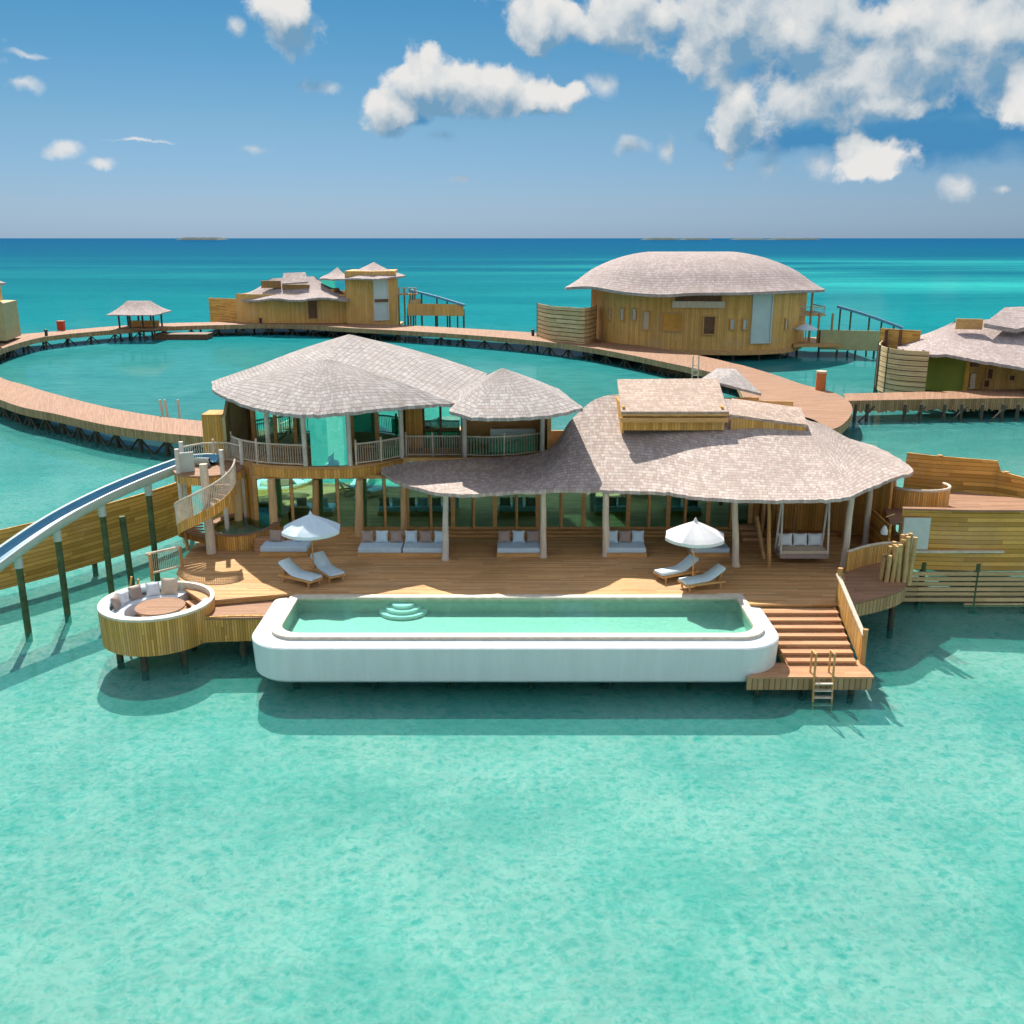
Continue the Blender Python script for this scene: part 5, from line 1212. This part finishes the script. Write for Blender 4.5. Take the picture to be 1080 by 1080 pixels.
# its slide, stair and screen on the right
far_slide('thin dark slide descending right from the villa with the boarded tower', V(432,306,186), V(490,322,182), 5, 0)
x0, x1 = V(430,330,184).x, V(489,330,182).x
sc = thing('plank_screen', 'brown plank screen beneath the slide of the villa with the boarded tower', 'fence', ((x0+x1)/2, 183, 0))
m_ = MB(); m_.wall([(x0, 184), (x1, 182)], V(450,333,183).z, [V(432,320,184).z, V(488,321,182).z], .2); m_.build('boarding', M['wallfar'], sc)
for k in range(5): m_ = MB(); x = x0+(x1-x0)*k/4; m_.tube([(x, 184.3-2*k/4, -1.25), (x, 184.3-2*k/4, 4.6)], .16, 6); m_.build('post', M['pile'], sc)
ts = thing('slide_tower', 'small open timber stair tower at the head of the farthest slide', 'platform', (V(427,320,186).x, 186, 0))
for px in (421, 427, 433, 438): q = V(px, 330, 186); m_ = MB(); m_.tube([(q.x, 186, -1.25), (q.x, 186, 8.3)], .16, 6); m_.build('post', M['post'], ts)
m_ = MB(); q = V(430,308,186); m_.box((q.x, 186, q.z-.4), (3.6, 2.4, .2)); m_.build('planking', M['trim'], ts)
m_ = MB(); m_.grid([[(q.x+1.4+1.3*math.cos(a*.3), 186+1.3*math.sin(a*.3), z0_) for a in range(22)] for z0_ in (4.2, 6.2)], smooth=True); m_.build('curved_screen', M['slat'], ts)
railing('railing', [(q.x-1.7, 184.9), (q.x+1.7, 184.9)], q.z-.3, 1.1, M['rail'], gap=.4, parent=ts, top=.08)

# ================================================================== right edge villa
Y3 = 104.
rv = thing('low_villa', 'villa with a broad low shingle roof and flat skylight cut by the right edge', 'villa', (V(1030,405,Y3).x, Y3, 0))
zE3 = V(990,374,103).z
Er = [V(953,370,108), V(975,373.5,104), V(1000,374,102), V(1020,378,100), V(1050,383,99), V(1080,388,98), V(1130,395,97), V(1180,395,99)]
Er += [Vector((64, 112, zE3)), Vector((58, 122, zE3)), Vector((50, 122, zE3)), Vector((45, 116, zE3))]
T1, T2 = V(1010,338.5,110), V(1100,334,110)
Rr = [T1, T1, T1, T1.lerp(T2,.2), T1.lerp(T2,.4), T1.lerp(T2,.7), T2, T2, T2, T2, T1.lerp(T2,.4), T1]
roof('roof', Er, Rr, rv, M['rooffar'], rows=10, sag=.25, n=6, th=.3, jag=.05)
m_ = tilted_slab([V(1038,341,106), V(1072,347,105), V(1110,338,106), V(1085,323,110), V(1060,324,110)], .45); m_.build('skylight_roof', M['rooffar'], rv)
m_ = MB(); m_.wall([(V(1008,342,107.5).x, 107.5), (V(1036,344,106.8).x, 106.8)], V(1008,347,107.5).z, V(1008,336,107.5).z, .3); m_.build('parapet', M['trim'], rv)
wr = [(V(960,400,110).x, 110), (V(978,400,106).x, 106), (V(1018,405,103).x, 103.2)]
m_ = MB(); m_.wall(wr, 1.3, zE3+.35, .2); m_.build('wall', M['green'], rv)
m_ = MB(); wr2 = [wr[-1], (V(1030,405,104).x, 104.2), (V(1080,405,102.5).x, 102.6), (62, 101.5)]; m_.wall(wr2, 1.6, zE3+.3, .2); m_.build('wall', M['wallfar'], rv)
m_ = MB(); m_.wall([(62, 101.5), (60, 118), (48, 118), wr[0]], 1.3, zE3, .2); m_.build('wall', M['wallfar'], rv)
m_ = MB(); q = V(1025,400,103.4); m_.tube([(V(1019,400,103).x, 103, 1.6), (V(1019,400,103).x, 102.9, zE3+.3)], .28, 8); m_.build('corner_post', M['orange'], rv)
for px, yt, yb in ((1048,389,399), (1046,401,408), (1068,396,401)): opening('window', px, yt, yb, 4.5, rv, wr2[1:], M['dark'], M['trim'], off=.18)
m_ = MB()
for k in range(7): m_.box((V(1026,400,102.8).x, 102.9, V(1026,395+2.3*k,102.8).z), (.5, .3, .16))
m_.build('vent_louvre', M['log'], rv)
q = V(1030,384,102); m_ = MB(); m_.box((q.x, 102.4, q.z), (.7,.6,.6)); m_.build('wall_lamp', M['dark'], rv)
m_ = MB(); m_.prism([(wr[0][0], wr[0][1]), (wr[1][0], wr[1][1]), (wr[2][0], wr[2][1]), (62, 101), (62, 117), (48, 117)], .9, 1.28); m_.build('floor', M['dark'], rv)
for px in (975, 988, 1000, 1012): q = V(px, 410, 104.5); m_ = MB(); m_.tube([(q.x, 105.2, -1.25), (q.x, 105.2, 1.0)], .2, 6); m_.build('pile', M['pile'], rv)
slat_screen('slatted_screen', 'tall curved pale slatted screen at the left of the right edge villa', crs([V(a, 400, Y)[:2] for a, Y in ((930,116), (924,110), (932,106), (950,103.5), (977,102.2))], 4), 1.0, 5.9, 9, M['slat'])
m_ = MB(); bk_ = thing('board_fence', 'dark brown board fence above the tall curved slatted screen', 'fence', (V(950,355,112).x, 112, 0)); m_.wall([(V(928,360,114).x, 114), (V(947,360,112).x, 112), (V(970,360,110.5).x, 110.5)], 1, V(950,347.5,112).z, .2); m_.build('boarding', M['fence'], bk_)
for px, Y in ((934,112.8), (949,111.3)): m_ = MB(); q = V(px, 360, Y); m_.tube([(q.x, Y, -1.25), (q.x, Y, V(px,347.5,Y).z)], .2, 6); m_.build('post', M['dark'], bk_)
ap = [W(a, b, BZ+.1) for a, b in ((1002,414), (1030,410), (1085,412), (1085,418), (1000,418))]
# ---- sliver of a villa at the left frame edge
q = V(-14,345,150); lv = thing('edge_villa', 'sliver of a timber villa with a pale eave at the left edge of the photograph', 'villa', (q.x, 150, 0))
Ee = [V(6,298.5,148), V(-40,300,144), V(-90,300,148), Vector((V(-90,300,160).x, 162, V(6,298.5,148).z)), Vector((V(-2,300,160).x, 160, V(6,298.5,148).z))]
roof('roof', Ee, [V(-40,275,153) for _ in Ee], lv, M['rooffar'], rows=6, sag=.3, n=5, th=.3, smooth_curve=False)
m_ = MB(); m_.prism([(V(7,340,148).x, 147.5), (V(7,340,152).x, 156), (V(-80,340,152).x, 158), (V(-80,340,148).x, 147)], 2.4, V(3,320,148).z); m_.build('wall', M['plaster'], lv)
m_ = MB(); m_.prism([(V(-8,340,148).x, 148.5), (V(-8,340,152).x, 156), (V(-80,340,152).x, 158), (V(-80,340,148).x, 148)], V(3,320,148).z, V(6,300,148).z+.3); m_.build('upper_wall', M['wallfar'], lv)
for px in (7, 4, 0, -6): q = V(px, 350, 147.8); m_ = MB(); m_.tube([(q.x, 147.9, -1.25), (q.x, 147.9, 2.5)], .2, 6); m_.build('pile', M['pile'], lv)

# ================================================================== islands on the horizon
def island(px0, px1, hpx, label, D=9000.):
    x0, x1 = (px0-540)/F*D*CP*1.0, (px1-540)/F*D*CP
    m_ = MB(); rng = random.Random(px0); n_ = 60; prof = []
    for i in range(n_+1):
        t = i/n_; prof.append((x0+(x1-x0)*t, max(1.0, D*hpx/F*(min(1, 6*t, 6*(1-t))**.6)*(.75+.35*rng.random()))))
    rows = [[(x, D-150, 0) for x, h in prof], [(x, D-120, h*.8) for x, h in prof], [(x, D, h) for x, h in prof], [(x, D+120, h*.8) for x, h in prof], [(x, D+150, 0) for x, h in prof]]
    m_.grid(rows, smooth=True); o = m_.build('palm_island', M['island'], loc=((x0+x1)/2, D, 0)); tag(o, label, 'island', 'low islands on the horizon')
island(190, 237, 2.6, 'low wooded island on the horizon at the left')
island(677, 716, 2.2, 'low wooded island on the horizon above the dome, left of its row')
island(718, 748, 2.0, 'short wooded island on the horizon second from the left above the domed villa')
island(772, 807, 1.6, 'low wooded island on the horizon third from the left above the domed villa')
island(810, 862, 1.8, 'longest low island on the horizon, right of its row above the domed villa')
